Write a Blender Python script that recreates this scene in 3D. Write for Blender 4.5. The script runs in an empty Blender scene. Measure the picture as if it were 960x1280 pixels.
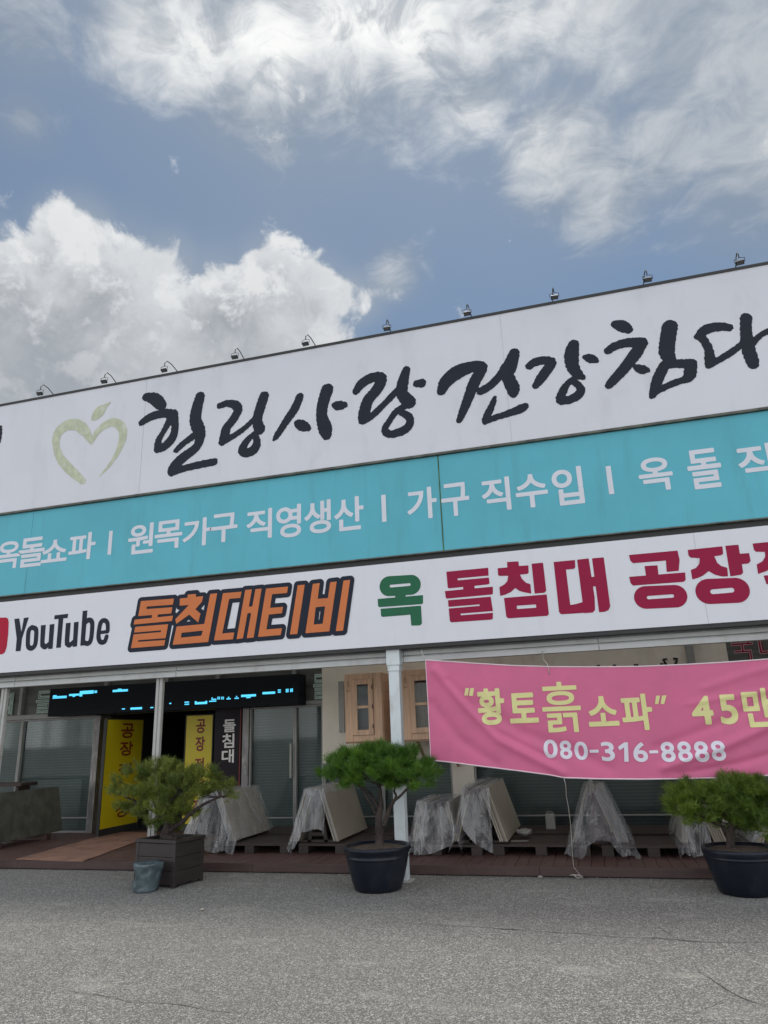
import bpy, bmesh, math, random
import numpy as np
from mathutils import Vector, Matrix, noise as mnoise
R = math.radians
random.seed(7); rng = np.random.default_rng(7)
scn = bpy.context.scene
COL = scn.collection
# ------------------------------------------------------------------ camera
FPX, PITCH, ROLL, YAW, CH = 887.0, R(17.352), R(-2.122), R(-15.373), 1.6
FW = np.array([math.sin(YAW)*math.cos(PITCH), math.cos(YAW)*math.cos(PITCH), math.sin(PITCH)])
_rt = np.array([math.cos(YAW), -math.sin(YAW), 0.0]); _up = np.cross(_rt, FW)
RT = _rt*math.cos(ROLL) + _up*math.sin(ROLL); UP = np.cross(RT, FW)
cam = bpy.data.objects.new('camera', bpy.data.cameras.new('camera')); COL.objects.link(cam)
cam.matrix_world = Matrix(((RT[0], UP[0], -FW[0], 0), (RT[1], UP[1], -FW[1], 0), (RT[2], UP[2], -FW[2], CH), (0, 0, 0, 1)))
cam.data.sensor_fit = 'VERTICAL'; cam.data.sensor_height = 36.0; cam.data.lens = 36.0*FPX/1280.0
cam.data.clip_start = 0.05; cam.data.clip_end = 5000
scn.camera = cam

def ray(x, y): return FW*FPX + RT*(x-480) - UP*(y-640)
def at(x, y, Y):                       # where the view ray of a photo point meets the upright plane Y
    d = ray(x, y); t = Y/d[1]; return np.array([d[0]*t, Y, CH+d[2]*t])
def atz(x, y, Z=0.0):                  # ... or the level plane Z
    d = ray(x, y); t = (Z-CH)/d[2]; return np.array([d[0]*t, d[1]*t, Z])
def direc(x, y):
    d = ray(x, y); return d/np.linalg.norm(d)

scn.view_settings.view_transform = 'Standard'; scn.view_settings.look = 'None'
scn.view_settings.exposure = 0.14; scn.view_settings.gamma = 1.0; scn.view_settings.use_curve_mapping = False
scn.cycles.max_bounces = 8; scn.cycles.transparent_max_bounces = 16
scn.cycles.use_denoising = True

# ------------------------------------------------------------------ node helper
class NT:
    def __init__(s, tree): s.t = tree; s.n = tree.nodes; s.l = tree.links
    def add(s, typ, ins=None, **kw):
        n = s.n.new(typ)
        for k, v in kw.items(): setattr(n, k, v)
        for k, v in (ins or {}).items():
            sock = n.inputs[k]
            if hasattr(v, 'is_output') or isinstance(v, bpy.types.NodeSocket): s.l.new(v, sock)
            else: sock.default_value = v
        return n
    def math(s, op, a, b=None, clamp=False):
        n = s.n.new('ShaderNodeMath'); n.operation = op; n.use_clamp = clamp
        for i, v in enumerate((a, b)):
            if v is None: continue
            if isinstance(v, bpy.types.NodeSocket): s.l.new(v, n.inputs[i])
            else: n.inputs[i].default_value = v
        return n.outputs[0]
    def rng(s, v, a, b, c=0.0, d=1.0, interp='SMOOTHSTEP'):
        n = s.add('ShaderNodeMapRange', {'Value': v, 'From Min': a, 'From Max': b, 'To Min': c, 'To Max': d}, interpolation_type=interp)
        return n.outputs[0]
    def mix(s, f, a, b, blend='MIX'):
        n = s.n.new('ShaderNodeMix'); n.data_type = 'RGBA'; n.blend_type = blend
        for i, v in ((0, f), (6, a), (7, b)):
            if isinstance(v, bpy.types.NodeSocket): s.l.new(v, n.inputs[i])
            elif i == 0: n.inputs[0].default_value = v
            else: n.inputs[i].default_value = tuple(v)+((1,) if len(v) == 3 else ())
        return n.outputs[2]
    def noise(s, vec, scale, detail=4, rough=0.55, dist=0.0):
        n = s.add('ShaderNodeTexNoise', {'Scale': scale, 'Detail': detail, 'Roughness': rough, 'Distortion': dist})
        if vec is not None: s.l.new(vec, n.inputs['Vector'])
        return n.outputs['Fac']
    def mapping(s, vec, scale=(1, 1, 1), loc=(0, 0, 0), rot=(0, 0, 0)):
        n = s.add('ShaderNodeMapping', {'Vector': vec, 'Scale': scale, 'Location': loc, 'Rotation': rot}); return n.outputs[0]

# ------------------------------------------------------------------ sky and sun
SUN_EL = R(76); BACK_FILL = 11.5      # radiance of the unseen cloud behind the camera, raised to light the shaded facade
world = bpy.data.worlds.new("World"); scn.world = world; world.use_nodes = True
w = NT(world.node_tree); w.n.clear()
sky = w.add('ShaderNodeTexSky', sky_type='NISHITA', sun_disc=False, sun_elevation=SUN_EL, sun_rotation=0.0,
            air_density=1.0, dust_density=1.6, ozone_density=1.6)
dirv = w.add('ShaderNodeTexCoord').outputs['Generated']
sky_c = w.mix(1.0, sky.outputs[0], (0.74, 0.86, 0.88), 'MULTIPLY')

def blob(px, py, rad, weight, squash=1.0):
    """a soft lump of cloud in one direction of the sky; rad in degrees"""
    c = direc(px, py)
    sub = w.add('ShaderNodeVectorMath', {0: dirv, 1: tuple(c)}, operation='SUBTRACT').outputs[0]
    if squash != 1.0: sub = w.mapping(sub, (1, 1, squash))
    ln = w.add('ShaderNodeVectorMath', {0: sub}, operation='LENGTH').outputs['Value']
    return w.rng(ln, R(rad), 0.0, 0.0, weight)
def total(lst):
    s = lst[0]
    for b in lst[1:]: s = w.math('ADD', s, b)
    return s
def biggest(lst):
    s = lst[0]
    for b in lst[1:]: s = w.math('MAXIMUM', s, b)
    return s
# heaped cloud low on the left
heap = biggest([blob(-70, 440, 12, 1.0), blob(20, 405, 10.5, 1.0), blob(95, 305, 5.6, .92), blob(70, 350, 6.5, .9), blob(150, 400, 10.5, 1.1), blob(212, 345, 5.6, .84),
                blob(270, 410, 9.5, 1.05), blob(335, 350, 5.6, .84), blob(385, 390, 7.0, .92), blob(60, 480, 16, 1.2), blob(300, 460, 12, 1.1), blob(430, 375, 5.6, .82, 1.5), blob(474, 362, 4.0, .66, 2)])
def billow(vec): return w.math('ADD', w.math('MULTIPLY', w.noise(vec, 7.5, 3, .5, .1), .55), w.math('MULTIPLY', w.noise(vec, 21.0, 8, .62, .35), .45))
n1 = billow(dirv)
up_v = w.add('ShaderNodeVectorMath', {0: dirv, 1: (.012, .0, .03)}, operation='ADD').outputs[0]
n1u = billow(up_v)
dens_h = w.math('ADD', heap, w.math('MULTIPLY', w.math('SUBTRACT', n1, .5), 2.6))
m_h = w.rng(dens_h, .34, .58)
lit_h = w.rng(w.math('SUBTRACT', n1, n1u), -.02, .09)
# thin torn cloud across the top, spread as a layer
sep = w.add('ShaderNodeSeparateXYZ', {0: dirv})
zc = w.math('MAXIMUM', sep.outputs[2], 0.04)
lay = w.add('ShaderNodeCombineXYZ', {0: w.math('DIVIDE', sep.outputs[0], zc), 1: w.math('DIVIDE', sep.outputs[1], zc), 2: .3}).outputs[0]
wisp = biggest([blob(180, 30, 9, .7), blob(260, 40, 10, .9), blob(340, 50, 11, 1.0), blob(430, 40, 11, .95), blob(520, 20, 12, .95), blob(580, 90, 9, .78), blob(640, 40, 10, .66), blob(345, 165, 5, .60), blob(300, 110, 8, .72), blob(450, 110, 8, .66),
                blob(745, 20, 9, .62), blob(900, 40, 13, .74), blob(945, 210, 11, .70), blob(700, 190, 8.5, .80), blob(755, 235, 7.5, .74), blob(830, 185, 8, .70), blob(985, 120, 11, .78), blob(690, 25, 5, .72), blob(820, 60, 8, .6),
                blob(25, 25, 7, .60), blob(62, 40, 5, .5), blob(30, 148, 4, .5), blob(495, 335, 4.5, .56), blob(480, -200, 28, 1.1), blob(850, -200, 24, .95)])
n2 = w.math('ADD', w.math('MULTIPLY', w.noise(lay, 3.6, 4, .55, .4), .5), w.math('MULTIPLY', w.noise(lay, 9.5, 10, .64, .45), .5))
n2u = w.noise(w.add('ShaderNodeVectorMath', {0: lay, 1: (.0, -.03, .0)}, operation='ADD').outputs[0], 9.5, 6, .6, 1.1)
n2b = w.noise(lay, 1.3, 5, .5, .3)
rest = w.rng(sep.outputs[1], .25, -.15)           # the unseen sky behind the camera: broken cloud added as fill light
field = w.math('MAXIMUM', wisp, w.math('MULTIPLY', rest, w.rng(n2b, .30, .55, .45, 1.1)))
dens_w = w.math('ADD', field, w.math('MULTIPLY', w.math('SUBTRACT', n2, .5), 2.5))
m_w = w.rng(dens_w, .30, 1.15)
veil = w.rng(n2b, .3, .75, .10, .34)
# back-lit cloud: thin edges glow, thick middles turn grey
col_h = w.mix(w.rng(dens_h, .55, 1.45), (6.6, 6.8, 7.0), (2.9, 3.15, 3.5))
col_h = w.mix(w.math('MULTIPLY', lit_h, .85), col_h, (7.9, 8.0, 8.1))
low = w.rng(sep.outputs[2], .58, .42)
col_h = w.mix(w.math('MULTIPLY', low, .7), col_h, (3.5, 3.8, 4.2))
col_w = w.mix(w.rng(dens_w, .8, 1.9), (5.5, 5.8, 6.1), (3.5, 3.8, 4.2))
bright = w.math('MULTIPLY', biggest([blob(470, 20, 26, 1.0), blob(320, 60, 20, .95)]), w.rng(n2u, .34, .56))
col_w = w.mix(bright, col_w, (10.2, 10.2, 10.0))
low_fill = w.rng(sep.outputs[2], .55, .05)         # unseen back sky raised towards the horizon to brighten the porch
back_c = w.mix(low_fill, (BACK_FILL*.94, BACK_FILL*.98, BACK_FILL*1.07), (BACK_FILL*1.85, BACK_FILL*1.85, BACK_FILL*1.85))
col_w = w.mix(rest, col_w, back_c)
c1 = w.mix(w.math('MULTIPLY', w.rng(wisp, .02, .8), .55), sky_c, (2.75, 3.15, 3.6))
c1 = w.mix(veil, c1, (3.2, 3.6, 4.0))
c1 = w.mix(w.math('MULTIPLY', w.rng(heap, .0, .75), .5), c1, (3.9, 4.3, 4.7))
c1 = w.mix(w.math('MULTIPLY', m_w, .92), c1, col_w)
c1 = w.mix(w.math('MULTIPLY', m_h, .97), c1, col_h)
bg = w.add('ShaderNodeBackground', {'Color': c1, 'Strength': 0.095})
w.l.new(bg.outputs[0], w.add('ShaderNodeOutputWorld').inputs[0])

sun = bpy.data.objects.new('sun', bpy.data.lights.new('sun', 'SUN')); COL.objects.link(sun)
sun.data.energy = 1.9; sun.data.angle = R(13.0); sun.data.color = (1.0, .95, .88)
sun.rotation_euler = (-(math.pi/2-SUN_EL), 0, R(4)); sun.location = (0, 20, 40)

# ------------------------------------------------------------------ materials
def material(name, col, rough=.6, var=.12, vscale=3.0, bump=0.0, bscale=60.0, stretch=(1, 1, 1), metal=0.0, spec=.5, dirt=None, dscale=1.5, dstretch=(1, 1, 1), damt=.5, coord='Object', extra=None):
    m = bpy.data.materials.new(name); m.use_nodes = True; t = NT(m.node_tree)
    b = t.n['Principled BSDF']; b.inputs['Roughness'].default_value = rough; b.inputs['Metallic'].default_value = metal
    b.inputs['Specular IOR Level'].default_value = spec
    tc = t.add('ShaderNodeTexCoord').outputs[coord]
    v = t.mapping(tc, stretch)
    n = t.noise(v, vscale, 5, .6)
    lo = tuple(max(0, c*(1-var)) for c in col); hi = tuple(min(1, c*(1+var)) for c in col)
    c = t.mix(t.rng(n, .3, .7), lo, hi)
    if dirt:
        dn = t.noise(t.mapping(tc, dstretch), dscale, 6, .65)
        c = t.mix(t.rng(dn, .5, .78, 0, damt), c, dirt)
    t.l.new(c, b.inputs['Base Color'])
    t.l.new(t.rng(n, .2, .8, max(.02, rough-.08), min(1, rough+.08)), b.inputs['Roughness'])
    if bump:
        bn = t.noise(t.mapping(tc, stretch), bscale, 4, .6)
        t.l.new(t.add('ShaderNodeBump', {'Height': bn, 'Strength': bump, 'Distance': .02}).outputs[0], b.inputs['Normal'])
    if extra: extra(t, b, tc, c)
    return m
M = {}
M['sign_white'] = material('sign_white', (.655, .67, .715), .45, .03, .8, dirt=(.44, .43, .43), dscale=2.2, dstretch=(1.3, 1, .4), damt=.28)
M['sign_white_clean'] = material('sign_white_clean', (.69, .70, .745), .4, .02, .8, dirt=(.55, .53, .52), dscale=2.0, dstretch=(2.5, 1, .4), damt=.25)
M['teal'] = material('teal_vinyl', (.115, .445, .54), .45, .06, .7, spec=.18, dirt=(.10, .30, .33), dscale=2.0, dstretch=(2.2, 1, .3), damt=.4)
M['teal_text'] = material('pale_vinyl', (.66, .68, .74), .5, .03)
M['ink'] = material('navy_black_vinyl', (.016, .021, .032), .5, .15, 6, spec=.18)
M['navy'] = material('navy_vinyl', (.012, .018, .033), .45, .1, spec=.18)
M['orange'] = material('orange_vinyl', (.60, .185, .065), .45, .05, spec=.18)
M['green_vinyl'] = material('green_vinyl', (.022, .13, .065), .45, .05, spec=.18)
M['crimson'] = material('crimson_vinyl', (.29, .008, .05), .45, .05, spec=.18)
M['youtube_red'] = material('red_vinyl', (.40, .008, .035), .45, .05, spec=.18)
M['olive'] = material('pale_olive_print', (.48, .51, .36), .5, .12, 9, dirt=(.68, .67, .66), dscale=7, dstretch=(1.6, 1, .8), damt=.85)
M['seam'] = material('panel_joint', (.48, .47, .48), .6, .05)
M['frame_dark'] = material('dark_frame', (.03, .03, .03), .6, .2)
M['grime'] = material('grime_trim', (.10, .105, .085), .7, .5, 4)
M['mould'] = material('green_seam_grime', (.05, .13, .05), .7, .4, 6)
M['beam'] = material('painted_beam', (.58, .60, .60), .45, .05, 2, dirt=(.33, .32, .29), dscale=3, dstretch=(1, 1, .5), damt=.5)
M['post'] = material('white_post_paint', (.62, .68, .70), .4, .05, 4, dirt=(.32, .28, .22), dscale=6, dstretch=(1, 1, .4), damt=.5)
M['steel_post'] = material('grey_post_paint', (.42, .42, .40), .4, .06, 5, dirt=(.2, .18, .15), dscale=7, damt=.4)
M['wall_beige'] = material('beige_wall', (.76, .71, .62), .8, .07, 1.2, .15, 90, dirt=(.33, .29, .24), dscale=1.4, dstretch=(1.5, 1, .6), damt=.5)
M['wall_grey'] = material('grey_cladding', (.42, .42, .43), .6, .06, .7)
M['ceiling'] = material('soffit_panel', (.70, .70, .67), .7, .06, .8)
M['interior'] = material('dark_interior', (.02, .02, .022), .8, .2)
M['alu'] = material('aluminium_frame', (.30, .30, .29), .45, .1, 6, metal=.2, dirt=(.15, .14, .13), dscale=6, damt=.45)
M['jamb'] = material('worn_steel_jamb', (.20, .19, .19), .4, .25, 7, metal=.3, stretch=(1, 1, .3), dirt=(.55, .55, .53), dscale=9, dstretch=(2, 2, .5), damt=.6)
M['deck'] = material('deck_boards', (.105, .056, .048), .55, .18, 3, .2, 40, stretch=(9, .7, 1), dirt=(.16, .115, .095), dscale=1.6, damt=.6)
M['fascia'] = material('deck_fascia', (.062, .033, .030), .55, .2, 3, .2, 40, stretch=(.7, 2, 8), dirt=(.10, .075, .06), dscale=2.2, damt=.5)
M['pallet'] = material('dark_pallet_wood', (.042, .029, .025), .65, .3, 4, .25, 40, stretch=(1, 6, 1))
M['pine_wood'] = material('pale_pine_wood', (.64, .42, .28), .5, .16, 5, .1, 40, stretch=(6, 6, .5))
M['pine_dark'] = material('pine_edge', (.42, .26, .17), .55, .2, 6, stretch=(6, 6, .6))
M['slab'] = material('beige_stone_slab', (.34, .305, .245), .5, .1, 2.2, .05, 60, dirt=(.24, .21, .165), dscale=2, damt=.5)
M['slab_grey'] = material('grey_stone_slab', (.27, .275, .27), .5, .12, 3)
M['slab_dark'] = material('dark_stone_slab', (.085, .09, .08), .45, .3, 5, .08, 60, dirt=(.09, .088, .075), dscale=3, damt=.6)
M['yellow'] = material('yellow_sign_film', (.62, .50, .012), .4, .04, 1)
M['sign_red'] = material('maroon_letter', (.21, .015, .012), .5, .05)
M['black_film'] = material('black_banner_film', (.012, .008, .013), .4, .2, spec=.18)
M['white_letter'] = material('white_letter', (.78, .77, .75), .5, .03)
M['led_body'] = material('led_board_face', (.004, .006, .010), .6, .2, spec=.2)
M['pink'] = material('pink_banner_cloth', (.615, .135, .265), .62, .05, 3, .12, 400)
M['pink_text'] = material('yellow_print', (.70, .67, .30), .6, .04)
M['white_text'] = material('white_print', (.72, .70, .78), .6, .03)
M['hem'] = material('banner_hem', (.72, .58, .62), .7, .08)
M['rope'] = material('white_rope', (.45, .42, .38), .8, .2, 40)
M['pot'] = material('navy_plastic_pot', (.006, .009, .017), .36, .15, 3, spec=.32, dirt=(.05, .05, .05), dscale=3, dstretch=(1, 1, .5), damt=.4)
M['planter'] = material('brown_planter_boards', (.030, .023, .022), .5, .2, 4, .15, 40, stretch=(1, 1, 6))
M['soil'] = material('potting_soil', (.075, .05, .034), .95, .5, 25, .8, 60, dirt=(.15, .10, .065), dscale=30, damt=.8)
M['bark'] = material('pine_bark', (.045, .033, .028), .95, .5, 18, 1.0, 45, stretch=(1, 1, .4), dirt=(.12, .095, .08), dscale=14, damt=.6)
M['bucket'] = material('grey_blue_plastic', (.075, .105, .115), .35, .35, 7, .7, 11)
M['carpet'] = material('worn_brown_carpet', (.30, .165, .115), .9, .2, 4, .4, 300, dirt=(.13, .07, .055), dscale=3.5, dstretch=(2, .6, 1), damt=.8)
M['lamp'] = material('black_lamp_metal', (.02, .02, .022), .45, .2, metal=.3)
M['lamp_glass'] = material('lamp_glass', (.10, .10, .105), .15, .1)
M['neon_line'] = material('pale_outline_tube', (.55, .68, .62), .4, .1)
M['pale_line'] = material('pale_pink_outline', (.55, .45, .45), .5, .1)
M['transom'] = material('transom_panel', (.11, .115, .108), .35, .25, 2, stretch=(1, 1, 7))
M['white_plastic'] = material('white_plastic_case', (.33, .33, .31), .5, .08)
M['bag'] = material('white_bag', (.27, .265, .25), .6, .2, 8, .5, 20)
M['letter_black'] = material('black_letter', (.02, .02, .022), .6, .1)
M['rag'] = material('grey_rag', (.33, .32, .29), .8, .25, 12, .4, 60)

def led_mat():
    m = bpy.data.materials.new('cyan_led'); m.use_nodes = True; b = m.node_tree.nodes['Principled BSDF']
    b.inputs['Base Color'].default_value = (.02, .2, .3, 1)
    b.inputs['Emission Color'].default_value = (.10, .62, .95, 1); b.inputs['Emission Strength'].default_value = 1.15
    return m
M['led'] = led_mat()
def blind_mat():
    m = bpy.data.materials.new('window_blind'); m.use_nodes = True; t = NT(m.node_tree); b = t.n['Principled BSDF']
    tc = t.add('ShaderNodeTexCoord').outputs['Object']
    wv = t.add('ShaderNodeTexWave', {'Vector': tc, 'Scale': 6.6, 'Distortion': .35, 'Detail': 2, 'Detail Scale': .6}, bands_direction='Z', wave_profile='SAW')
    n = t.noise(t.mapping(tc, (.9, 1, .5)), 1.6, 4)
    c = t.mix(wv.outputs['Fac'], (.135, .155, .155), (.235, .265, .265))
    c = t.mix(t.rng(n, .35, .7, 0, .6), c, (.13, .15, .15))
    t.l.new(c, b.inputs['Base Color']); b.inputs['Roughness'].default_value = .55
    t.l.new(t.add('ShaderNodeBump', {'Height': wv.outputs['Fac'], 'Strength': .35, 'Distance': .02}).outputs[0], b.inputs['Normal'])
    return m
M['blind'] = blind_mat()
def glass_mat(name, tint, refl=.12):
    m = bpy.data.materials.new(name); m.use_nodes = True; t = NT(m.node_tree); t.n.clear()
    tr = t.add('ShaderNodeBsdfTransparent', {'Color': tint+(1,)}); gl = t.add('ShaderNodeBsdfGlossy', {'Color': (.9, .95, .95, 1), 'Roughness': .04})
    fr = t.add('ShaderNodeFresnel', {'IOR': 1.35})
    f = t.math('MULTIPLY', fr.outputs[0], refl)
    mx = t.add('ShaderNodeMixShader', {0: f, 1: tr.outputs[0], 2: gl.outputs[0]})
    t.l.new(mx.outputs[0], t.add('ShaderNodeOutputMaterial').inputs[0]); return m
M['glass'] = glass_mat('window_glass', (.85, .88, .87), .85)
def plastic_mat():
    m = bpy.data.materials.new('dusty_clear_plastic'); m.use_nodes = True; t = NT(m.node_tree); t.n.clear()
    tc = t.add('ShaderNodeTexCoord').outputs['Object']
    n = t.noise(t.mapping(tc, (4.5, 3, .55)), 2.0, 4, .55, .3); n2 = t.noise(tc, 14, 5, .6, 1.2)
    d = t.add('ShaderNodeBsdfDiffuse', {'Color': (.80, .81, .84, 1)}); tl = t.add('ShaderNodeBsdfTranslucent', {'Color': (.75, .76, .8, 1)})
    ds = t.add('ShaderNodeMixShader', {0: .35, 1: d.outputs[0], 2: tl.outputs[0]})
    tr = t.add('ShaderNodeBsdfTransparent', {'Color': (.90, .92, .94, 1)}); g = t.add('ShaderNodeBsdfGlossy', {'Color': (1, 1, 1, 1), 'Roughness': .22})
    def ridged(v): return t.math('POWER', t.math('SUBTRACT', 1.0, t.math('ABSOLUTE', t.math('MULTIPLY', t.math('SUBTRACT', v, .5), 3.2))), 3.0)
    cr = t.math('ADD', ridged(t.noise(t.mapping(tc, (3.4, 3.4, .75)), 1.7, 2, .45, .3)), t.math('MULTIPLY', ridged(t.noise(t.mapping(tc, (1, 1, .6)), 5, 1, .5, .5)), .35))
    bp = t.add('ShaderNodeBump', {'Height': cr, 'Strength': .3, 'Distance': .05})
    for q in (d, g): t.l.new(bp.outputs[0], q.inputs['Normal'])
    milk_glint = t.math('ADD', t.rng(n, .34, .72, .09, .30), t.math('MULTIPLY', t.rng(cr, .8, 1.3), .20))  # milky film, with highlights painted white along the crease ridges
    a = t.add('ShaderNodeMixShader', {0: milk_glint, 1: tr.outputs[0], 2: ds.outputs[0]})
    b = t.add('ShaderNodeMixShader', {0: .06, 1: a.outputs[0], 2: g.outputs[0]})
    t.l.new(b.outputs[0], t.add('ShaderNodeOutputMaterial').inputs[0]); return m
M['plastic'] = plastic_mat()
def sheet_mat():          # milky corrugated porch roofing that lets some daylight through
    m = bpy.data.materials.new('milky_roof_sheet'); m.use_nodes = True; t = NT(m.node_tree); t.n.clear()
    d = t.add('ShaderNodeBsdfDiffuse', {'Color': (.55, .55, .53, 1)}); tl = t.add('ShaderNodeBsdfTranslucent', {'Color': (.62, .61, .57, 1)})
    t.l.new(t.add('ShaderNodeMixShader', {0: .6, 1: d.outputs[0], 2: tl.outputs[0]}).outputs[0], t.add('ShaderNodeOutputMaterial').inputs[0]); return m
M['roof_sheet'] = sheet_mat()
def needle_mat(name, lo, hi):
    m = bpy.data.materials.new(name); m.use_nodes = True; t = NT(m.node_tree); b = t.n['Principled BSDF']
    a = t.add('ShaderNodeAttribute', attribute_name='tuft'); c = t.mix(a.outputs['Fac'], lo, hi)
    t.l.new(c, b.inputs['Base Color']); b.inputs['Roughness'].default_value = .45
    tl = t.add('ShaderNodeBsdfTranslucent', {'Color': c})
    mx = t.add('ShaderNodeMixShader', {0: .25, 1: b.outputs[0], 2: tl.outputs[0]})
    t.l.new(mx.outputs[0], t.n['Material Output'].inputs[0]); return m
M['needle_olive'] = needle_mat('olive_needles', (.045, .085, .014), (.25, .29, .045))
M['needle_lush'] = needle_mat('lush_needles', (.024, .090, .010), (.145, .290, .026))
M['needle_mid'] = needle_mat('yellowish_needles', (.036, .085, .011), (.20, .29, .034))
def ground_mat():
    m = bpy.data.materials.new('worn_asphalt'); m.use_nodes = True; t = NT(m.node_tree); b = t.n['Principled BSDF']
    tc = t.add('ShaderNodeTexCoord').outputs['Object']
    v = t.add('ShaderNodeTexVoronoi', {'Vector': tc, 'Scale': 125.0, 'Randomness': 1.0})
    sp = t.add('ShaderNodeSeparateColor', {0: v.outputs['Color']}).outputs[0]
    v2 = t.add('ShaderNodeTexVoronoi', {'Vector': tc, 'Scale': 68.0})
    sp2 = t.add('ShaderNodeSeparateColor', {0: v2.outputs['Color']}).outputs[1]
    stone = t.mix(t.rng(sp, .35, 1.0, 0, 1, 'LINEAR'), (.120, .116, .106), (.54, .52, .465))
    stone = t.mix(t.rng(sp2, .80, .97, 0, .8), stone, (.60, .585, .54))
    stone = t.mix(t.rng(v.outputs['Distance'], .30, .62, 0, .7), stone, (.095, .092, .086))
    big = t.noise(tc, .55, 5, .6); med = t.noise(t.mapping(tc, (.6, 1.6, 1)), 1.7, 6, .6)
    c = t.mix(t.rng(big, .35, .7, 0, .25), stone, (.165, .160, .148))
    c = t.mix(t.rng(med, .55, .78, 0, .5), c, (.40, .38, .33))          # dust lying in the dips
    st = t.noise(t.mapping(tc, (1, 1.4, 1), (3.7, 1.2, 0)), .9, 7, .7, .4)
    c = t.mix(t.rng(st, .60, .74, 0, .45), c, (.085, .082, .076))        # old oil stains
    t.l.new(c, b.inputs['Base Color']); b.inputs['Roughness'].default_value = .85
    h = t.math('SUBTRACT', t.noise(tc, 3.0, 6), t.math('MULTIPLY', v.outputs['Distance'], .35))
    t.l.new(t.add('ShaderNodeBump', {'Height': h, 'Strength': .6, 'Distance': .012}).outputs[0], b.inputs['Normal'])
    return m
M['asphalt'] = ground_mat()
M['crack'] = material('crack_filler', (.10, .098, .092), .95, .4, 20)
M['dust'] = material('pale_dust', (.30, .28, .235), .95, .2, 20)

# ------------------------------------------------------------------ object helpers
def tag(o, label=None, cat=None, group=None, kind=None):
    for k, v in (('label', label), ('category', cat), ('group', group), ('kind', kind)):
        if v: o[k] = v
    return o
def empty(name, loc, label, cat, group=None, rz=0.0):
    o = bpy.data.objects.new(name, None); COL.objects.link(o); o.location = loc; o.rotation_euler = (0, 0, rz); o.empty_display_size = .2
    return tag(o, label, cat, group)
def link(name, me, mat, parent=None, smooth=False):
    o = bpy.data.objects.new(name, me); COL.objects.link(o)
    for mm in (mat if isinstance(mat, (list, tuple)) else [mat]): me.materials.append(M[mm] if isinstance(mm, str) else mm)
    if smooth: me.polygons.foreach_set('use_smooth', [True]*len(me.polygons))
    if parent is not None: o.parent = parent
    return o
class MB:
    """collects shapes (in the parent's own space) into ONE mesh"""
    def __init__(s): s.bm = bmesh.new()
    def box(s, x0, x1, y0, y1, z0, z1, bev=0.0, mtx=None):
        vs = [s.bm.verts.new((x, y, z)) for x in (x0, x1) for y in (y0, y1) for z in (z0, z1)]
        fs = [s.bm.faces.new([vs[i] for i in f]) for f in ((0, 1, 3, 2), (4, 6, 7, 5), (0, 4, 5, 1), (2, 3, 7, 6), (0, 2, 6, 4), (1, 5, 7, 3))]
        if bev > 0:
            es = list({e for f in fs for e in f.edges})
            r = bmesh.ops.bevel(s.bm, geom=es, offset=bev, segments=2, affect='EDGES', profile=.6)
            vs = list({v for f in r['faces'] for v in f.verts} | {v for v in vs if v.is_valid})
        if mtx is not None: bmesh.ops.transform(s.bm, matrix=mtx, verts=vs)
        return s
    def bar(s, a, b, wd, th, bev=0.0):
        a = Vector(a); b = Vector(b); d = b-a; L = d.length
        q = d.to_track_quat('Z', 'Y').to_matrix().to_4x4()
        return s.box(-wd/2, wd/2, -th/2, th/2, 0, L, bev, Matrix.Translation(a) @ q)
    def tube(s, pts, rad, seg=8, cap=True):
        pts = [Vector(p) for p in pts]; n = len(pts)
        rad = [rad]*n if not hasattr(rad, '__len__') else rad
        rings = []; up = Vector((.3, .1, .95)).normalized()
        for i, p in enumerate(pts):
            t = (pts[min(i+1, n-1)]-pts[max(i-1, 0)]).normalized()
            if abs(t.dot(up)) > .98: up = Vector((1, .2, .1)).normalized()
            a = t.cross(up).normalized(); b = a.cross(t).normalized(); up = b
            rings.append([s.bm.verts.new(p+(a*math.cos(2*math.pi*k/seg)+b*math.sin(2*math.pi*k/seg))*rad[i]) for k in range(seg)])
        for i in range(n-1):
            for k in range(seg):
                s.bm.faces.new((rings[i][k], rings[i][(k+1) % seg], rings[i+1][(k+1) % seg], rings[i+1][k]))
        if cap:
            s.bm.faces.new(rings[0][::-1]); s.bm.faces.new(rings[-1])
        return s
    def lathe(s, prof, seg=40, c=(0, 0, 0)):
        rings = [[s.bm.verts.new((c[0]+r*math.cos(2*math.pi*k/seg), c[1]+r*math.sin(2*math.pi*k/seg), c[2]+z)) for k in range(seg)] for r, z in prof]
        for i in range(len(prof)-1):
            for k in range(seg): s.bm.faces.new((rings[i][k], rings[i][(k+1) % seg], rings[i+1][(k+1) % seg], rings[i+1][k]))
        s.bm.faces.new(rings[0][::-1]); s.bm.faces.new(rings[-1]); return s
    def poly(s, pts): s.bm.faces.new([s.bm.verts.new(p) for p in pts]); return s
    def grid(s, P):                      # P[i][j] points
        V = [[s.bm.verts.new(p) for p in row] for row in P]
        for i in range(len(V)-1):
            for j in range(len(V[0])-1): s.bm.faces.new((V[i][j], V[i+1][j], V[i+1][j+1], V[i][j+1]))
        return s
    def jitter(s, amp, sc):
        for v in s.bm.verts: v.co += Vector(mnoise.noise_vector(v.co*sc))*amp
        return s
    def build(s, name, mat, parent=None, smooth=False, fixn=True):
        if fixn: bmesh.ops.recalc_face_normals(s.bm, faces=s.bm.faces)
        me = bpy.data.meshes.new(name); s.bm.to_mesh(me); s.bm.free(); return link(name, me, mat, parent, smooth)
def bx(name, mat, parent, *a, bev=0.0): return MB().box(*a, bev=bev).build(name, mat, parent)

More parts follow.
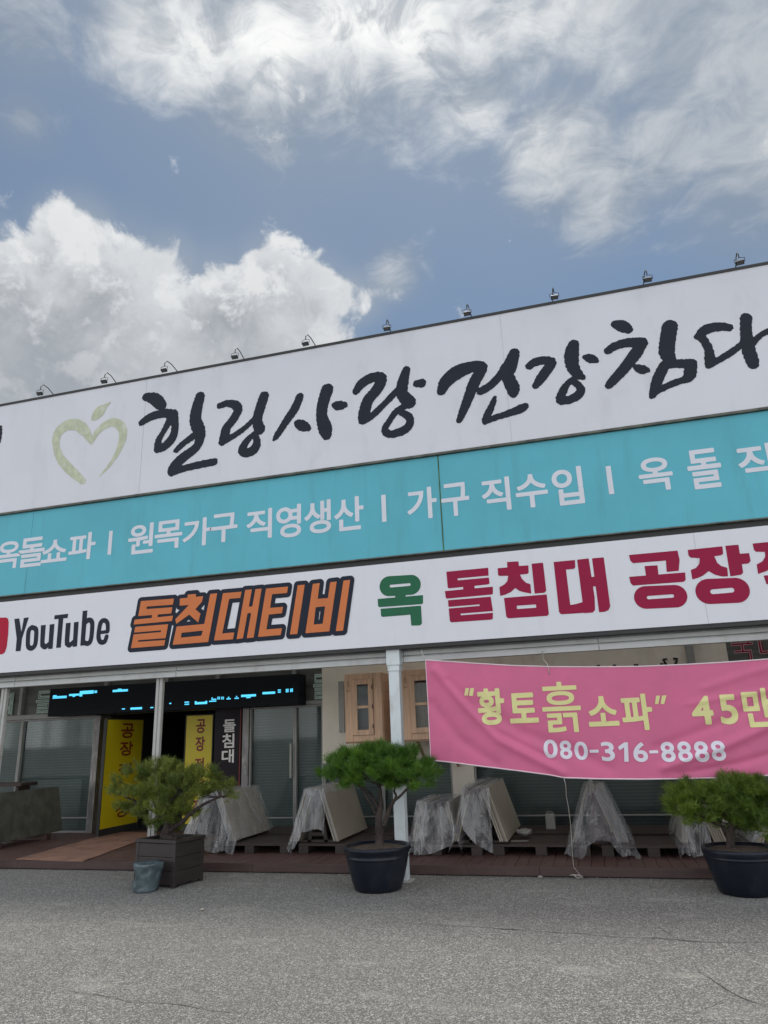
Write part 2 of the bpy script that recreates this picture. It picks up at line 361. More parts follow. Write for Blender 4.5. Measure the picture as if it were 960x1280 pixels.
# ------------------------------------------------------------------ lettering: shapes drawn as distance fields
def catmull(P, k=4):
    P = [np.array(p, float) for p in P]
    if len(P) < 3: return P
    out = []
    for i in range(len(P)-1):
        p0 = P[max(i-1, 0)]; p1 = P[i]; p2 = P[i+1]; p3 = P[min(i+2, len(P)-1)]
        for j in range(k):
            t = j/k
            out.append(.5*((2*p1)+(-p0+p2)*t+(2*p0-5*p1+4*p2-p3)*t*t+(-p0+3*p1-3*p2+p3)*t**3))
    out.append(P[-1]); return out
def d_seg(X, Z, a, b):
    ab = b[:2]-a[:2]; L = ab@ab+1e-12
    t = np.clip(((X-a[0])*ab[0]+(Z-a[1])*ab[1])/L, 0, 1)
    return np.hypot(X-a[0]-t*ab[0], Z-a[1]-t*ab[1])-(a[2]+t*(b[2]-a[2]))
def d_poly(X, Z, P):
    d = np.full(X.shape, 1e9); s = np.ones(X.shape); n = len(P)
    for i in range(n):
        a = P[i]; b = P[i-1]; e = b-a
        wx = X-a[0]; wz = Z-a[1]; t = np.clip((wx*e[0]+wz*e[1])/(e@e+1e-12), 0, 1)
        d = np.minimum(d, (wx-e[0]*t)**2+(wz-e[1]*t)**2)
        c1 = Z >= a[1]; c2 = Z < b[1]; c3 = e[0]*wz > e[1]*wx
        s = np.where((c1 & c2 & c3) | (~c1 & ~c2 & ~c3), -s, s)
    return s*np.sqrt(d)
def field_mesh(name, X0, Z0, h, F, Y, maxrun=0):
    nz, nx = F.shape; verts = []; faces = []; vid = {}
    def vert(x, z):
        k = (round(x, 5), round(z, 5))
        if k not in vid: vid[k] = len(verts); verts.append((x, Y, z))
        return vid[k]
    ins = F < 0
    full = ins[:-1, :-1] & ins[1:, :-1] & ins[:-1, 1:] & ins[1:, 1:]
    anyi = ins[:-1, :-1] | ins[1:, :-1] | ins[:-1, 1:] | ins[1:, 1:]
    for j in range(nz-1):
        row = full[j]
        if row.any():
            ed = np.flatnonzero(np.diff(np.concatenate(([0], row.astype(int), [0]))))
            runs = [(a, b) for a, b in zip(ed[::2], ed[1::2])]
            if maxrun: runs = [(q_, min(q_+maxrun, b)) for a, b in runs for q_ in range(a, b, maxrun)]
            for a, b in runs:
                xa, xb = X0+a*h, X0+b*h; za, zb = Z0+j*h, Z0+(j+1)*h
                faces.append((vert(xa, za), vert(xb, za), vert(xb, zb), vert(xa, zb)))
        for i in np.flatnonzero(anyi[j] & ~row):
            c = [(i, j), (i+1, j), (i+1, j+1), (i, j+1)]; f = []
            for k in range(4):
                (ia, ja), (ib, jb) = c[k], c[(k+1) % 4]; fa, fb = F[ja, ia], F[jb, ib]
                if fa < 0: f.append(vert(X0+ia*h, Z0+ja*h))
                if (fa < 0) != (fb < 0):
                    t = min(.98, max(.02, fa/(fa-fb))); f.append(vert(X0+(ia+(ib-ia)*t)*h, Z0+(ja+(jb-ja)*t)*h))
            f = list(dict.fromkeys(f))
            if len(f) >= 3: faces.append(tuple(f))
    me = bpy.data.meshes.new(name); me.from_pydata(verts, [], faces); me.update(); return me
def zoomer(ox, oy, sc): return lambda x, y: (ox+x/sc, oy+y/sc)
def letter(prims, tf, Y, mat, parent, h=.008, grow=0.0, rough=0.0, lift=.003, name='letter', rsc=1.0, fn=None):
    """prims: ('c', pts(x,y,r)) brush stroke | ('p', pts) filled shape, a leading '-' cuts away"""
    def mp(x, y): q = at(*tf(x, y), Y); return np.array([q[0], q[2]])
    conv = []; lo = np.array([1e9, 1e9]); hi = -lo
    for kind, pts in prims:
        k = kind[-1]
        if k == 'c':
            P = []
            for x, y, r in pts:
                q = mp(x, y); rr = np.linalg.norm(mp(x+1, y)-q)*.5+np.linalg.norm(mp(x, y+1)-q)*.5
                P.append(np.array([q[0], q[1], r*rr*rsc]))
            P = catmull(P); a = np.array(P); l = (a[:, :2]-a[:, 2:]).min(0); u = (a[:, :2]+a[:, 2:]).max(0)
        else:
            P = [mp(x, y) for x, y in pts]; a = np.array(P); l = a.min(0); u = a.max(0)
        conv.append((kind, P, l, u))
        if kind[0] != '-': lo = np.minimum(lo, l); hi = np.maximum(hi, u)
    pad = grow+4*h; X0, Z0 = lo-pad; nx = int((hi[0]-lo[0]+2*pad)/h)+2; nz = int((hi[1]-lo[1]+2*pad)/h)+2
    xs = X0+np.arange(nx)*h; zs = Z0+np.arange(nz)*h; F = np.full((nz, nx), 1.0)
    for kind, P, l, u in conv:
        i0, j0 = np.maximum(0, ((l-pad-[X0, Z0])/h).astype(int)); i1 = min(nx, int((u[0]+pad-X0)/h)+2); j1 = min(nz, int((u[1]+pad-Z0)/h)+2)
        if i1 <= i0 or j1 <= j0: continue
        X, Z = np.meshgrid(xs[i0:i1], zs[j0:j1])
        if kind[-1] == 'c':
            d = np.full(X.shape, 1.0)
            if len(P) == 1: d = np.hypot(X-P[0][0], Z-P[0][1])-P[0][2]
            for a, b in zip(P[:-1], P[1:]): d = np.minimum(d, d_seg(X, Z, a, b))
        else: d = d_poly(X, Z, P)
        S = F[j0:j1, i0:i1]
        F[j0:j1, i0:i1] = np.maximum(S, -d) if kind[0] == '-' else np.minimum(S, d)
    if rough:
        X, Z = np.meshgrid(xs, zs)
        F = F+rough*(np.sin(X*61+3*np.sin(Z*37))*.5+np.sin(Z*83+2.5*np.sin(X*53))*.5+.5*np.sin(X*171+Z*143))
    me = field_mesh(name, X0, Z0, h, F-grow, Y-lift, 6 if fn else 0)
    if fn:
        for v in me.vertices: v.co.y += fn(v.co.x, v.co.z)
    return link(name, me, mat, parent)
# font glyphs (the built-in font) laid into a rectangle given by its two corners; the outline can be grown bolder
_gl = {}
def glyph(ch):
    if ch not in _gl:
        cu = bpy.data.curves.new('g', 'FONT'); cu.body = ch; cu.resolution_u = 5
        o = bpy.data.objects.new('g', cu); COL.objects.link(o)
        me = o.evaluated_get(bpy.context.evaluated_depsgraph_get()).to_mesh()
        V = np.array([v.co[:2] for v in me.vertices]); cnt = {}
        for p in me.polygons:
            for e in p.edge_keys: cnt[e] = cnt.get(e, 0)+1
        E = np.array([e for e, c in cnt.items() if c == 1])
        # weld doubled outline points so that only the true outline is left
        bpy.data.objects.remove(o); bpy.data.curves.remove(cu)
        mn, mx = V.min(0), V.max(0); _gl[ch] = ((V-mn)/(mx-mn), E)
    return _gl[ch]
def glyph_rect(ch, X0, X1, Z0, Z1, Y, mat, parent, off=0.0, name='letter', fn=None, lift=.003, h=None):
    V, E = glyph(ch); h = h or max(.0025, min(.006, (Z1-Z0)/70))
    Q = np.stack([X0+off+(X1-X0-2*off)*V[:, 0], Z0+off+(Z1-Z0-2*off)*V[:, 1]], 1)
    pad = off+4*h; nx = int((X1-X0+2*pad)/h)+2; nz = int((Z1-Z0+2*pad)/h)+2
    xs = X0-pad+np.arange(nx)*h; zs = Z0-pad+np.arange(nz)*h; X, Z = np.meshgrid(xs, zs)
    d = np.full(X.shape, 1e9); sg = np.ones(X.shape)
    for a, b in zip(Q[E[:, 0]], Q[E[:, 1]]):
        e = b-a; wx = X-a[0]; wz = Z-a[1]; t = np.clip((wx*e[0]+wz*e[1])/(e@e+1e-14), 0, 1)
        d = np.minimum(d, (wx-e[0]*t)**2+(wz-e[1]*t)**2)
        if a[1] != b[1]:
            cr = ((a[1] <= Z) & (b[1] > Z)) | ((b[1] <= Z) & (a[1] > Z))
            sg = np.where(cr & (X < a[0]+(Z-a[1])/(b[1]-a[1])*e[0]), -sg, sg)
    me = field_mesh(name, X0-pad, Z0-pad, h, sg*np.sqrt(d)-off, Y-lift, 6 if fn else 0)
    if fn:
        for v in me.vertices: v.co.y += fn(v.co.x, v.co.z)
    return link(name, me, mat, parent)
def glyph_px(ch, tf, tl, br, Y, mat, parent, off=0.0, name='letter', fn=None, lift=.003):
    k = .5 if ch in '03689' else .15       # round figures touch their box at mid height
    a = at(*tf(*tl), Y); b = at(*tf(*br), Y)
    a[0] = at(*tf(tl[0], tl[1]+(br[1]-tl[1])*k), Y)[0]; b[0] = at(*tf(br[0], br[1]-(br[1]-tl[1])*k), Y)[0]
    return glyph_rect(ch, a[0], b[0], b[2], a[2], Y, mat, parent, off, name, fn, lift)
def glyph_outline(ch, X0, X1, Z0, Z1, Y, mat, parent, rad=.008, name='outline_letter'):
    cu = bpy.data.curves.new('g', 'FONT'); cu.body = ch; cu.resolution_u = 3; cu.fill_mode = 'NONE'; cu.bevel_depth = .001; cu.bevel_resolution = 0
    o = bpy.data.objects.new('g', cu); COL.objects.link(o)
    me0 = o.evaluated_get(bpy.context.evaluated_depsgraph_get()).to_mesh()
    bmn = np.array([v.co[:] for v in me0.vertices])
    mn, mx = bmn.min(0), bmn.max(0); sx = (X1-X0)/(mx[0]-mn[0]); sz = (Z1-Z0)/(mx[1]-mn[1])
    cu.bevel_depth = rad/math.sqrt(abs(sx*sz))
    me0 = o.evaluated_get(bpy.context.evaluated_depsgraph_get()).to_mesh()
    P = [(X0+(v.co.x-mn[0])*sx, Y-v.co.z*sz, Z0+(v.co.y-mn[1])*sz) for v in me0.vertices]; Fc = [tuple(p.vertices) for p in me0.polygons]
    bpy.data.objects.remove(o); bpy.data.curves.remove(cu)
    me = bpy.data.meshes.new(name); me.from_pydata(P, [], Fc); me.update(); return link(name, me, mat, parent)

# ================================================================== THE SETTING
SY = 8.5            # face of the sign boards
WY = 11.8           # shop front behind the porch
DY = 8.97           # front of the deck
XL, XR = -15.0, 8.0
g = MB(); g.poly([(-900, -900, 0), (900, -900, 0), (900, 900, 0), (-900, 900, 0)])
ground = g.build('ground', 'asphalt'); tag(ground, kind='structure')
def strip(name, pts, wd, mat, z=.004):
    m = MB(); L = []; Rr = []
    dense = []
    for a, b in zip(pts[:-1], pts[1:]):
        a = np.array(a); b = np.array(b); n = max(2, int(np.linalg.norm(b-a)/.06))
        for i in range(n): dense.append(a+(b-a)*i/n)
    dense.append(np.array(pts[-1]))
    for i, p in enumerate(dense):
        t = dense[min(i+1, len(dense)-1)]-dense[max(i-1, 0)]; nn = np.array([-t[1], t[0]])/(np.linalg.norm(t)+1e-9)
        q = p+nn*(.05*mnoise.noise((p[0]*2.3, p[1]*2.3, 1))+.02*mnoise.noise((p[0]*11, p[1]*11, 3)))
        ww = wd*(.25+.9*abs(mnoise.noise((p[0]*5, p[1]*5, 7))))*min(1, .2+i/6, .2+(len(dense)-1-i)/6)
        L.append((*(q+nn*ww), z)); Rr.append((*(q-nn*ww), z))
    m.grid([L, Rr]); return m.build(name, mat, ground)
def gp(x, y): return atz(x, y)[:2]
for pts, wd in (([gp(470, 1152), gp(600, 1160), gp(700, 1167), gp(850, 1176), gp(975, 1180)], .010), ([gp(818, 1158), gp(835, 1168), gp(852, 1178)], .008),
                ([gp(865, 1206), gp(900, 1232), gp(930, 1250), gp(965, 1262)], .008), ([gp(20, 1188), gp(50, 1180), gp(75, 1168)], .007),
                ([gp(60, 1232), gp(160, 1252), gp(260, 1262), gp(340, 1268)], .006), ([gp(830, 1270), gp(880, 1262), gp(925, 1250)], .006)):
    strip('crack', pts, wd, 'crack')

# ------------------------------------------------------------------ the shop building
bld = empty('shop_building', (0, 10, 0), 'long furniture shop with a tall false front over a shaded porch', 'shop')
def part(name, mat, *a, bev=0.0, parent=None):
    m = MB(); m.box(*a, bev=bev)
    if parent is None: m.bm.transform(Matrix.Translation((0, -10, 0))); return m.build(name, mat, bld)
    return m.build(name, mat, parent)
part('false_front', 'wall_grey', XL, XR, 8.66, 8.92, 2.92, 6.94)
part('roof', 'wall_grey', XL, XR, WY+.02, 20, 2.92, 3.15)
for k in range(9):
    m = MB(); x_ = XL+.6+k*2.7; m.bar((x_, 8.92-10, 6.2), (x_, 12.6-10, 3.14), .08, .08); m.build('brace', 'steel_post', bld)
part('roof_flashing', 'frame_dark', XL-.05, XR+.05, 8.49, 8.80, 6.969, 6.985)
m = MB(); m.poly([(XL, 8.925-10, 2.927), (XR, 8.925-10, 2.927), (XR, WY+.015-10, 2.927), (XL, WY+.015-10, 2.927)]); m.build('porch_roof', 'roof_sheet', bld)
for k in range(8): part('roof_batten', 'alu', XL, XR, 9.0+k*.38, 9.04+k*.38, 2.88, 2.922)
part('end_wall', 'wall_beige', XL, XL+.2, 11.95, 20, 0, 2.915)
part('end_wall', 'wall_beige', XR-.2, XR, 11.95, 20, 0, 2.915)
part('back_wall', 'wall_beige', XL+.2, XR-.2, 19.8, 20, 0, 2.915)
# entrance: an open dark hall
eL, eR = at(124, 950, WY)[0], at(304, 950, WY)[0]
part('hall_wall', 'interior', eL-.02, eL+.0, WY+.26, 15.5, .104, 2.878)
part('hall_wall', 'interior', eR, eR+.02, WY+.26, 15.5, .104, 2.878)
part('hall_wall', 'interior', eL, eR, 15.5, 15.55, .104, 2.878)
part('hall_ceiling', 'interior', eL, eR, WY+.26, 15.5, 2.60, 2.62)
part('hall_floor', 'interior', eL, eR, WY+.26, 15.5, .08, .104)
TZ = 2.10          # height of the transom bar
xa = at(117, 950, WY)[0]; xe = at(404.5, 900, WY)[0]
part('door_jamb', 'jamb', xa, eL, WY-.06, WY+.25, .1, TZ+.02, bev=.01)
part('door_jamb', 'jamb', eR, at(312, 950, WY)[0], WY-.06, WY+.25, .1, TZ+.02, bev=.01)
part('transom_bar', 'alu', XL+.2, xa, WY-.05, WY+.2, TZ, TZ+.09, bev=.01)
part('transom_bar', 'alu', xa, xe, WY-.04, WY+.2, TZ+.024, TZ+.09, bev=.01)
part('transom_panel', 'transom', XL+.2, xe, WY+.06, WY+.12, TZ+.09, 2.878)
for px in (28, 133, 208, 272, 368):
    x = at(px, 865, WY)[0]; part('transom_mullion', 'alu', x-.035, x+.035, WY-.03, WY+.06, TZ+.092, 2.876, bev=.006)
def window(x0, x1, z0, z1, name='window', mull=(), bar=True, blind='blind', rail=None):
    """frame with a pane and a lowered blind behind it; the parts keep world size under the building"""
    fr = MB(); o = (0, -10, 0); t = .028
    fr.box(x0, x1, WY-.03-10, WY+.05-10, z0, z0+t, .004); fr.box(x0, x1, WY-.03-10, WY+.05-10, z1-t, z1, .004)
    for xx in (x0, x1-t): fr.box(xx, xx+t, WY-.028-10, WY+.048-10, z0+t, z1-t, .004)
    for mx_ in mull: fr.box(mx_-.022, mx_+.022, WY-.028-10, WY+.048-10, z0+t, z1-t, .004)
    if rail: fr.box(x0+t, x1-t, WY-.02-10, WY+.02-10, rail, rail+.02, .003)
    f = fr.build(name, 'alu', bld)
    bx('pane', 'glass', f, x0+t+.002, x1-t-.002, WY+.022-10, WY+.028-10, z0+t+.002, z1-t-.002)
    bx('blind', blind, f, x0+t*.6, x1-t*.6, WY+.10-10, WY+.13-10, z0+t*.6, z1-t*.6)
    return f
px2x = lambda px, py=950, Y=WY: at(px, py, Y)[0]
window(XL+.2, px2x(24), .104, TZ-.002, mull=(-11.6, -12.9), rail=.34)
window(px2x(24)+.003, xa-.003, .104, TZ-.002, rail=.34)
window(px2x(312)+.003, px2x(369), .104, TZ+.02, 'shop_door', rail=.32)
hd = MB(); hd.bar((px2x(366), WY-.09-10, .95), (px2x(366), WY-.09-10, 1.50), .035, .03, .008)
for z in (1.0, 1.45): hd.bar((px2x(366), WY-.09-10, z), (px2x(366), WY-.031-10, z), .02, .02)
hd.build('door_handle', 'white_plastic', bld)
window(px2x(369)+.003, xe-.003, .104, TZ+.02, rail=.32)
# beige panelled wall to the right, windows below it
BZ = 1.17
part('beige_wall', 'wall_beige', xe, px2x(907, 810), WY-.06, WY+.2, BZ, 2.878)
part('pier', 'wall_beige', px2x(565), px2x(592), WY-.05, WY+.2, .104, BZ-.003)
part('pier', 'wall_beige', 1.55, 1.85, WY-.05, WY+.2, .104, BZ-.003)
window(xe+.003, px2x(478), .104, BZ-.004, rail=.33)
window(px2x(478)+.003, px2x(565)-.003, .104, BZ-.004, rail=.33)
window(px2x(592)+.003, px2x(735), .104, BZ-.004, rail=.33)
window(px2x(735)+.003, 1.547, .104, BZ-.004, rail=.33)
window(1.853, 4.5, .104, BZ-.004, rail=.33)
window(4.503, XR-.2, .104, BZ-.004, rail=.33)
part('transom_panel', 'transom', px2x(907, 810)+.003, XR-.2, WY-.0, WY+.2, BZ, 2.878)
cx = px2x(861, 815)
part('wall_pilaster', 'alu', cx-.055, cx+.055, WY-.14, WY-.06, BZ+.02, 2.877, bev=.01)
# lettering on the wall that the cloth banner almost hides: only its tops peek out
for px, py, a, b in ((748, 832, .05, .05), (768, 831.5, .05, .04), (795, 831, .07, .05), (827, 830, .05, .05)):
    q = at(px, py, WY-.064); wl = MB(); wl.box(q[0]-a/2, q[0]+a/2, WY-.064-10, WY-.061-10, q[2]-.12, q[2]+.012); wl.build('wall_letter', 'letter_black', bld)
for dx in (-.09, .09):
    q = at(838, 826, WY-.066); wl = MB(); wl.tube([(q[0]+dx*.4, WY-.068-10, q[2]-.14), (q[0]+dx*.9, WY-.068-10, q[2]-.02), (q[0]+dx*1.1, WY-.068-10, q[2]+.025), (q[0]+dx*.5, WY-.068-10, q[2]+.03)], .018, 6); wl.build('wall_letter', 'letter_black', bld)

# ------------------------------------------------------------------ porch canopy: beam and posts
can = empty('porch_canopy', (0, 8.8, 0), 'pale painted porch beam running under the lowest signboard on thin posts', 'canopy')
def cpart(name, mat, *a, bev=0.0):
    m = MB(); m.box(*a, bev=bev); m.bm.transform(Matrix.Translation((0, -8.8, 0))); return m.build(name, mat, can)
cpart('beam', 'beam', XL, XR, 8.735, 8.862, 2.445, 2.915)
for z0, z1, dy in ((2.592, 2.70, .045), (2.522, 2.572, .040), (2.437, 2.500, .050)):
    m = MB()
    xs = [XL, -11.2, at(21, 850, 8.72)[0], at(222, 835, 8.72)[0], -2.21, at(748, 805, 8.72)[0], 4.0, XR]
    for a, b in zip(xs[:-1], xs[1:]): m.box(a+.003, b-.003, 8.734-dy, 8.734, z0, z1, .004)
    m.bm.transform(Matrix.Translation((0, -8.8, 0))); m.build('gutter_rail', 'beam', can)
for px, py in ((2.5, 900), (195.5, 940)):
    x = at(px, py, 8.78)[0]; m = MB()
    m.box(x-.05, x-.006, 8.755, 8.815, .012, 2.443, .008); m.box(x+.006, x+.05, 8.755, 8.815, .012, 2.443, .008)
    m.box(x-.008, x+.008, 8.77, 8.80, .012, 2.443); m.box(x-.1, x+.1, 8.70, 8.86, 0, .012)
    m.bm.transform(Matrix.Translation((0, -8.8, 0))); m.build('post', 'steel_post', can)
for x in (5.0,):
    m = MB(); m.box(x-.05, x+.05, 8.755, 8.815, 0, 2.443, .008); m.bm.transform(Matrix.Translation((0, -8.8, 0))); m.build('post', 'steel_post', can)
px_ = -2.31; wp = MB()
wp.box(px_-.066, px_+.066, 8.575, 8.705, .012, 2.60, .006)
wp.bm.transform(Matrix.Translation((0, -8.8, 0))); wpo = wp.build('main_post', 'post', can)
m = MB(); m.box(px_-.085, px_+.085, 8.555, 8.708, 2.40, 2.597, .006); m.box(px_-.075, px_+.075, 8.565, 8.708, 2.33, 2.397, .006);
m.box(px_-.08, px_+.08, 8.568, 8.707, 2.396, 2.401)
m.bm.transform(Matrix.Translation((0, -8.8, 0))); m.build('bracket', 'post', can)
m = MB(); m.box(px_-.070, px_+.070, 8.570, 8.709, 1.30, 1.33, .003); m.bm.transform(Matrix.Translation((0, -8.8, 0))); m.build('collar', 'post', can)
m = MB(); m.box(px_-.10, px_+.12, 8.52, 8.74, 0, .014, .004)
m.bm.transform(Matrix.Translation((0, -8.8, 0))); m.build('base_plate', 'steel_post', can)

# ------------------------------------------------------------------ deck
deck = empty('wooden_deck', (0, DY, 0), 'low red brown boarded deck along the foot of the shop front', 'deck')
m = MB(); x = XL; DT = .104
while x < XR:
    m.box(x, x+.137, .03, WY+.25-DY, .072+random.uniform(-.001, .001), DT+random.uniform(-.0015, .0), .003); x += .142
m.build('deck_boards', 'deck', deck)
m = MB(); x = XL
while x < XR: m.box(x, min(x+3.55, XR)-.004, 0, .028, .012, DT+.004, .004); x += 3.55
m.build('fascia_board', 'fascia', deck)
bx('deck_frame', 'fascia', deck, XL+.02, XR-.02, .05, WY-DY, 0, .069)

# ================================================================== SIGNBOARDS
# ---- the big white board with brush lettering
ZT, Z1, Z2, Z3, Z4 = 6.955, 5.075, 3.765, 3.665, 2.63
s1 = empty('brush_signboard', (0, SY, Z1), 'huge white signboard with black brush lettering and pale heart emblem, topmost on the facade', 'signboard')
def spart(par, name, mat, *a, bev=0.0):
    m = MB(); m.box(*a, bev=bev); L = par.location; m.bm.transform(Matrix.Translation((-L[0], -L[1], -L[2]))); return m.build(name, mat, par)
def reparent(o, par):
    L = Vector(par.location); o.data.transform(Matrix.Translation(-L)); o.parent = par; return o
spart(s1, 'panel', 'sign_white', XL, XR, SY, 8.655, Z1, ZT)
spart(s1, 'frame', 'frame_dark', XL-.03, XR+.03, SY-.012, 8.655, ZT-.008, ZT+.012)
spart(s1, 'bottom_trim', 'grime', XL, XR, SY-.02, 8.655, Z1-.032, Z1-.002)
for x_ in (-11.4, -6.05, -.62, 4.9): spart(s1, 'panel_seam', 'seam', x_, x_+.004, SY-.0022, SY+.01, Z1+.002, ZT-.012)
def L1(prims, tf, mat='ink', rough=.0045, h=.0085, rsc=1.0): return reparent(letter(prims, tf, SY, mat, None, h=h, rough=rough, rsc=rsc), s1)
za, zb, zc_ = zoomer(0, 440, 2.8235), zoomer(330, 430, 2.909), zoomer(630, 370, 2.909)
C = lambda *p: ('c', p)
P = lambda *p: ('p', p)
Nn = lambda *p: ('-p', p)
L1([C((2, 266, 6), (1, 290, 7), (-2, 316, 6))], za)
L1([C((515, 158, 13), (545, 165, 20), (568, 186, 19), (573, 196, 12)), C((500, 250, 11), (530, 230, 14), (575, 217, 15), (612, 220, 17)),
    C((612, 220, 17), (618, 262, 13), (610, 300, 15), (585, 330, 15), (556, 344, 13)), C((556, 344, 13), (560, 312, 12), (578, 280, 10), (600, 240, 14)),
    C((706, 158, 17), (695, 200, 20), (690, 240, 21), (702, 275, 22), (706, 295, 20)), C((700, 285, 15), (672, 305, 12), (645, 325, 11), (622, 347, 10)),
    C((708, 290, 18), (700, 325, 16), (680, 348, 16), (640, 378, 18), (612, 410, 18), (606, 424, 15)), C((606, 424, 15), (650, 411, 12), (700, 399, 13), (756, 388, 13))], za)
L1([C((776, 190, 11), (800, 182, 12), (828, 186, 15), (840, 205, 16), (822, 240, 15), (800, 268, 16), (793, 295, 17), (784, 318, 13)), C((784, 318, 13), (815, 302, 11), (860, 272, 10), (900, 235, 10)),
    C((932, 156, 17), (918, 200, 18), (908, 240, 17), (916, 272, 20)), C((900, 288, 10), (880, 305, 11), (864, 325, 13), (856, 348, 16), (872, 357, 15), (898, 342, 17), (907, 315, 13), (898, 292, 11))], za)
L1([C((130, 192, 14), (112, 235, 16), (80, 282, 14), (48, 332, 12), (38, 346, 7)), C((122, 288, 13), (140, 297, 20), (160, 306, 12)),
    C((230, 166, 22), (215, 215, 21), (210, 262, 20), (222, 305, 25), (228, 332, 18)), C((255, 222, 9), (272, 224, 18), (294, 222, 11))], zb)
L1([C((335, 172, 13), (358, 142, 18), (395, 122, 18), (425, 126, 21), (412, 165, 20), (378, 205, 20), (364, 255, 21), (358, 280, 14)), C((358, 280, 14), (390, 264, 13), (428, 228, 12), (470, 185, 12), (500, 150, 10)),
    C((518, 94, 14), (505, 140, 20), (502, 180, 21), (528, 212, 24)), C((502, 250, 13), (528, 266, 14), (528, 295, 15), (500, 318, 16), (455, 328, 14), (440, 310, 13), (456, 280, 11), (482, 245, 12), (515, 225, 12)), C((555, 144, 13), (572, 143, 17))], zb)
L1([C((645, 172, 16), (662, 138, 24), (700, 105, 27), (750, 85, 22), (792, 85, 20), (765, 140, 21), (742, 200, 18), (722, 250, 15), (710, 278, 11)),
    C((788, 172, 15), (822, 152, 15), (856, 118, 15), (880, 85, 18)), C((910, 34, 19), (895, 80, 25), (886, 115, 22), (905, 160, 24), (907, 184, 13)),
    C((840, 194, 7), (828, 225, 12), (808, 270, 14), (803, 286, 9)), C((805, 280, 13), (850, 265, 12), (900, 249, 14), (935, 235, 17), (951, 226, 12))], zb)
L1([C((92, 255, 14), (115, 240, 16), (150, 235, 17), (172, 244, 18), (150, 278, 19), (130, 305, 17), (115, 327, 12)),
    C((253, 177, 19), (246, 210, 25), (248, 250, 23), (265, 282, 19), (286, 296, 11)), C((295, 222, 10), (315, 228, 17), (335, 235, 10)),
    C((268, 292, 11), (235, 315, 11), (215, 345, 15), (205, 378, 16), (235, 378, 16), (268, 362, 17), (280, 340, 14), (262, 318, 13), (240, 308, 10))], zc_)
L1([C((405, 103, 15), (430, 110, 23), (452, 122, 16)), C((378, 200, 14), (405, 182, 16), (450, 170, 18), (500, 170, 21)), C((502, 172, 20), (475, 215, 22), (440, 260, 20), (400, 305, 18), (380, 327, 13)),
    C((478, 257, 10), (500, 267, 18), (520, 270, 11)), C((603, 112, 27), (595, 160, 27), (592, 205, 27), (605, 235, 20)),
    C((585, 250, 18), (560, 300, 20), (545, 350, 16), (537, 367, 9)), C((585, 250, 18), (630, 246, 17), (680, 248, 21)), C((680, 248, 21), (676, 285, 22), (668, 298, 19)), C((672, 300, 14), (610, 320, 13), (560, 345, 12))], zc_)
L1([C((705, 148, 14), (735, 122, 19), (780, 112, 18), (818, 115, 15)), C((718, 150, 15), (743, 190, 15), (748, 230, 18), (744, 254, 12)), C((748, 252, 12), (790, 227, 13), (830, 203, 13), (875, 168, 12)),
    C((880, 80, 20), (880, 130, 20), (888, 190, 23), (904, 240, 22), (908, 252, 14)), C((890, 190, 15), (915, 158, 12), (940, 138, 11), (970, 125, 12)), C((985, 60, 18), (985, 130, 20), (992, 200, 22), (1000, 250, 14))], zc_)
emb = [C((292, 455, 13), (252, 420, 17), (216, 380, 16), (198, 330, 14), (206, 285, 19), (240, 258, 21), (278, 260, 21), (304, 285, 18), (322, 318, 7)), C((324, 318, 7), (342, 285, 12), (372, 258, 15), (405, 248, 16), (432, 272, 17), (432, 310, 15), (412, 360, 10), (382, 405, 6), (352, 438, 2))]
o = L1(emb, za, 'olive', .006, .01, .86); o.name = 'heart_emblem'
o = L1([C((334, 230, 12), (350, 212, 19), (368, 195, 10), (390, 178, 2))], za, 'olive', .003, .01); o.name = 'leaf_emblem'

# ---- teal board
s2 = empty('teal_signboard', (0, SY, Z2), 'long teal blue signboard with pale lettering, between the two white boards', 'signboard')
TY = 8.52
for a, b in ((XL, -7.9), (-7.895, at(552, 650, TY)[0]), (at(552, 650, TY)[0]+.006, 4.6), (4.605, XR)): spart(s2, 'panel', 'teal', a, b, TY, 8.655, Z2, Z1-.036)
xs_ = at(552, 650, TY)[0]; spart(s2, 'panel_seam', 'mould', xs_-.004, xs_+.010, TY-.006, TY+.02, Z2+.002, Z1-.037)
spart(s2, 'bottom_trim', 'grime', XL, XR, TY-.01, 8.655, Z2-.016, Z2-.001)
def row(par, items, tf, Y, mat, off, fn=None, lift=.003):
    for ch, x0, y0, x1, y1 in items:
        if ch == '|':
            a = at(*tf(x0, y0), Y); b = at(*tf(x1, y1), Y)
            xm = (a[0]+b[0])/2; hw = .030
            me = bpy.data.meshes.new('letter'); me.from_pydata([(xm-hw, Y-lift, b[2]), (xm+hw, Y-lift, b[2]), (xm+hw, Y-lift, a[2]), (xm-hw, Y-lift, a[2])], [], [(0, 1, 2, 3)])
            o = link('letter', me, mat)
        else: o = glyph_px(ch, tf, (x0, y0), (x1, y1), Y, mat, None, off, fn=fn, lift=lift)
        reparent(o, par)
row(s2, [('옥', -8, 236, 72, 328), ('돌', 75, 222, 163, 320), ('쇼', 160, 230, 250, 302), ('파', 262, 205, 355, 294), ('|', 407, 192, 420, 279), ('원', 484, 170, 574, 271), ('목', 583, 158, 682, 252),
         ('가', 688, 150, 790, 242), ('구', 790, 132, 890, 227)], zoomer(0, 600, 3), TY, 'teal_text', .010)
row(s2, [('직', 24, 222, 113, 316), ('영', 128, 207, 216, 311), ('생', 227, 192, 322, 296), ('산', 332, 180, 438, 285), ('|', 501, 166, 515, 260), ('가', 588, 147, 697, 245), ('구', 708, 130, 812, 234), ('직', 850, 112, 958, 217)], zoomer(300, 560, 2.8235), TY, 'teal_text', .010)
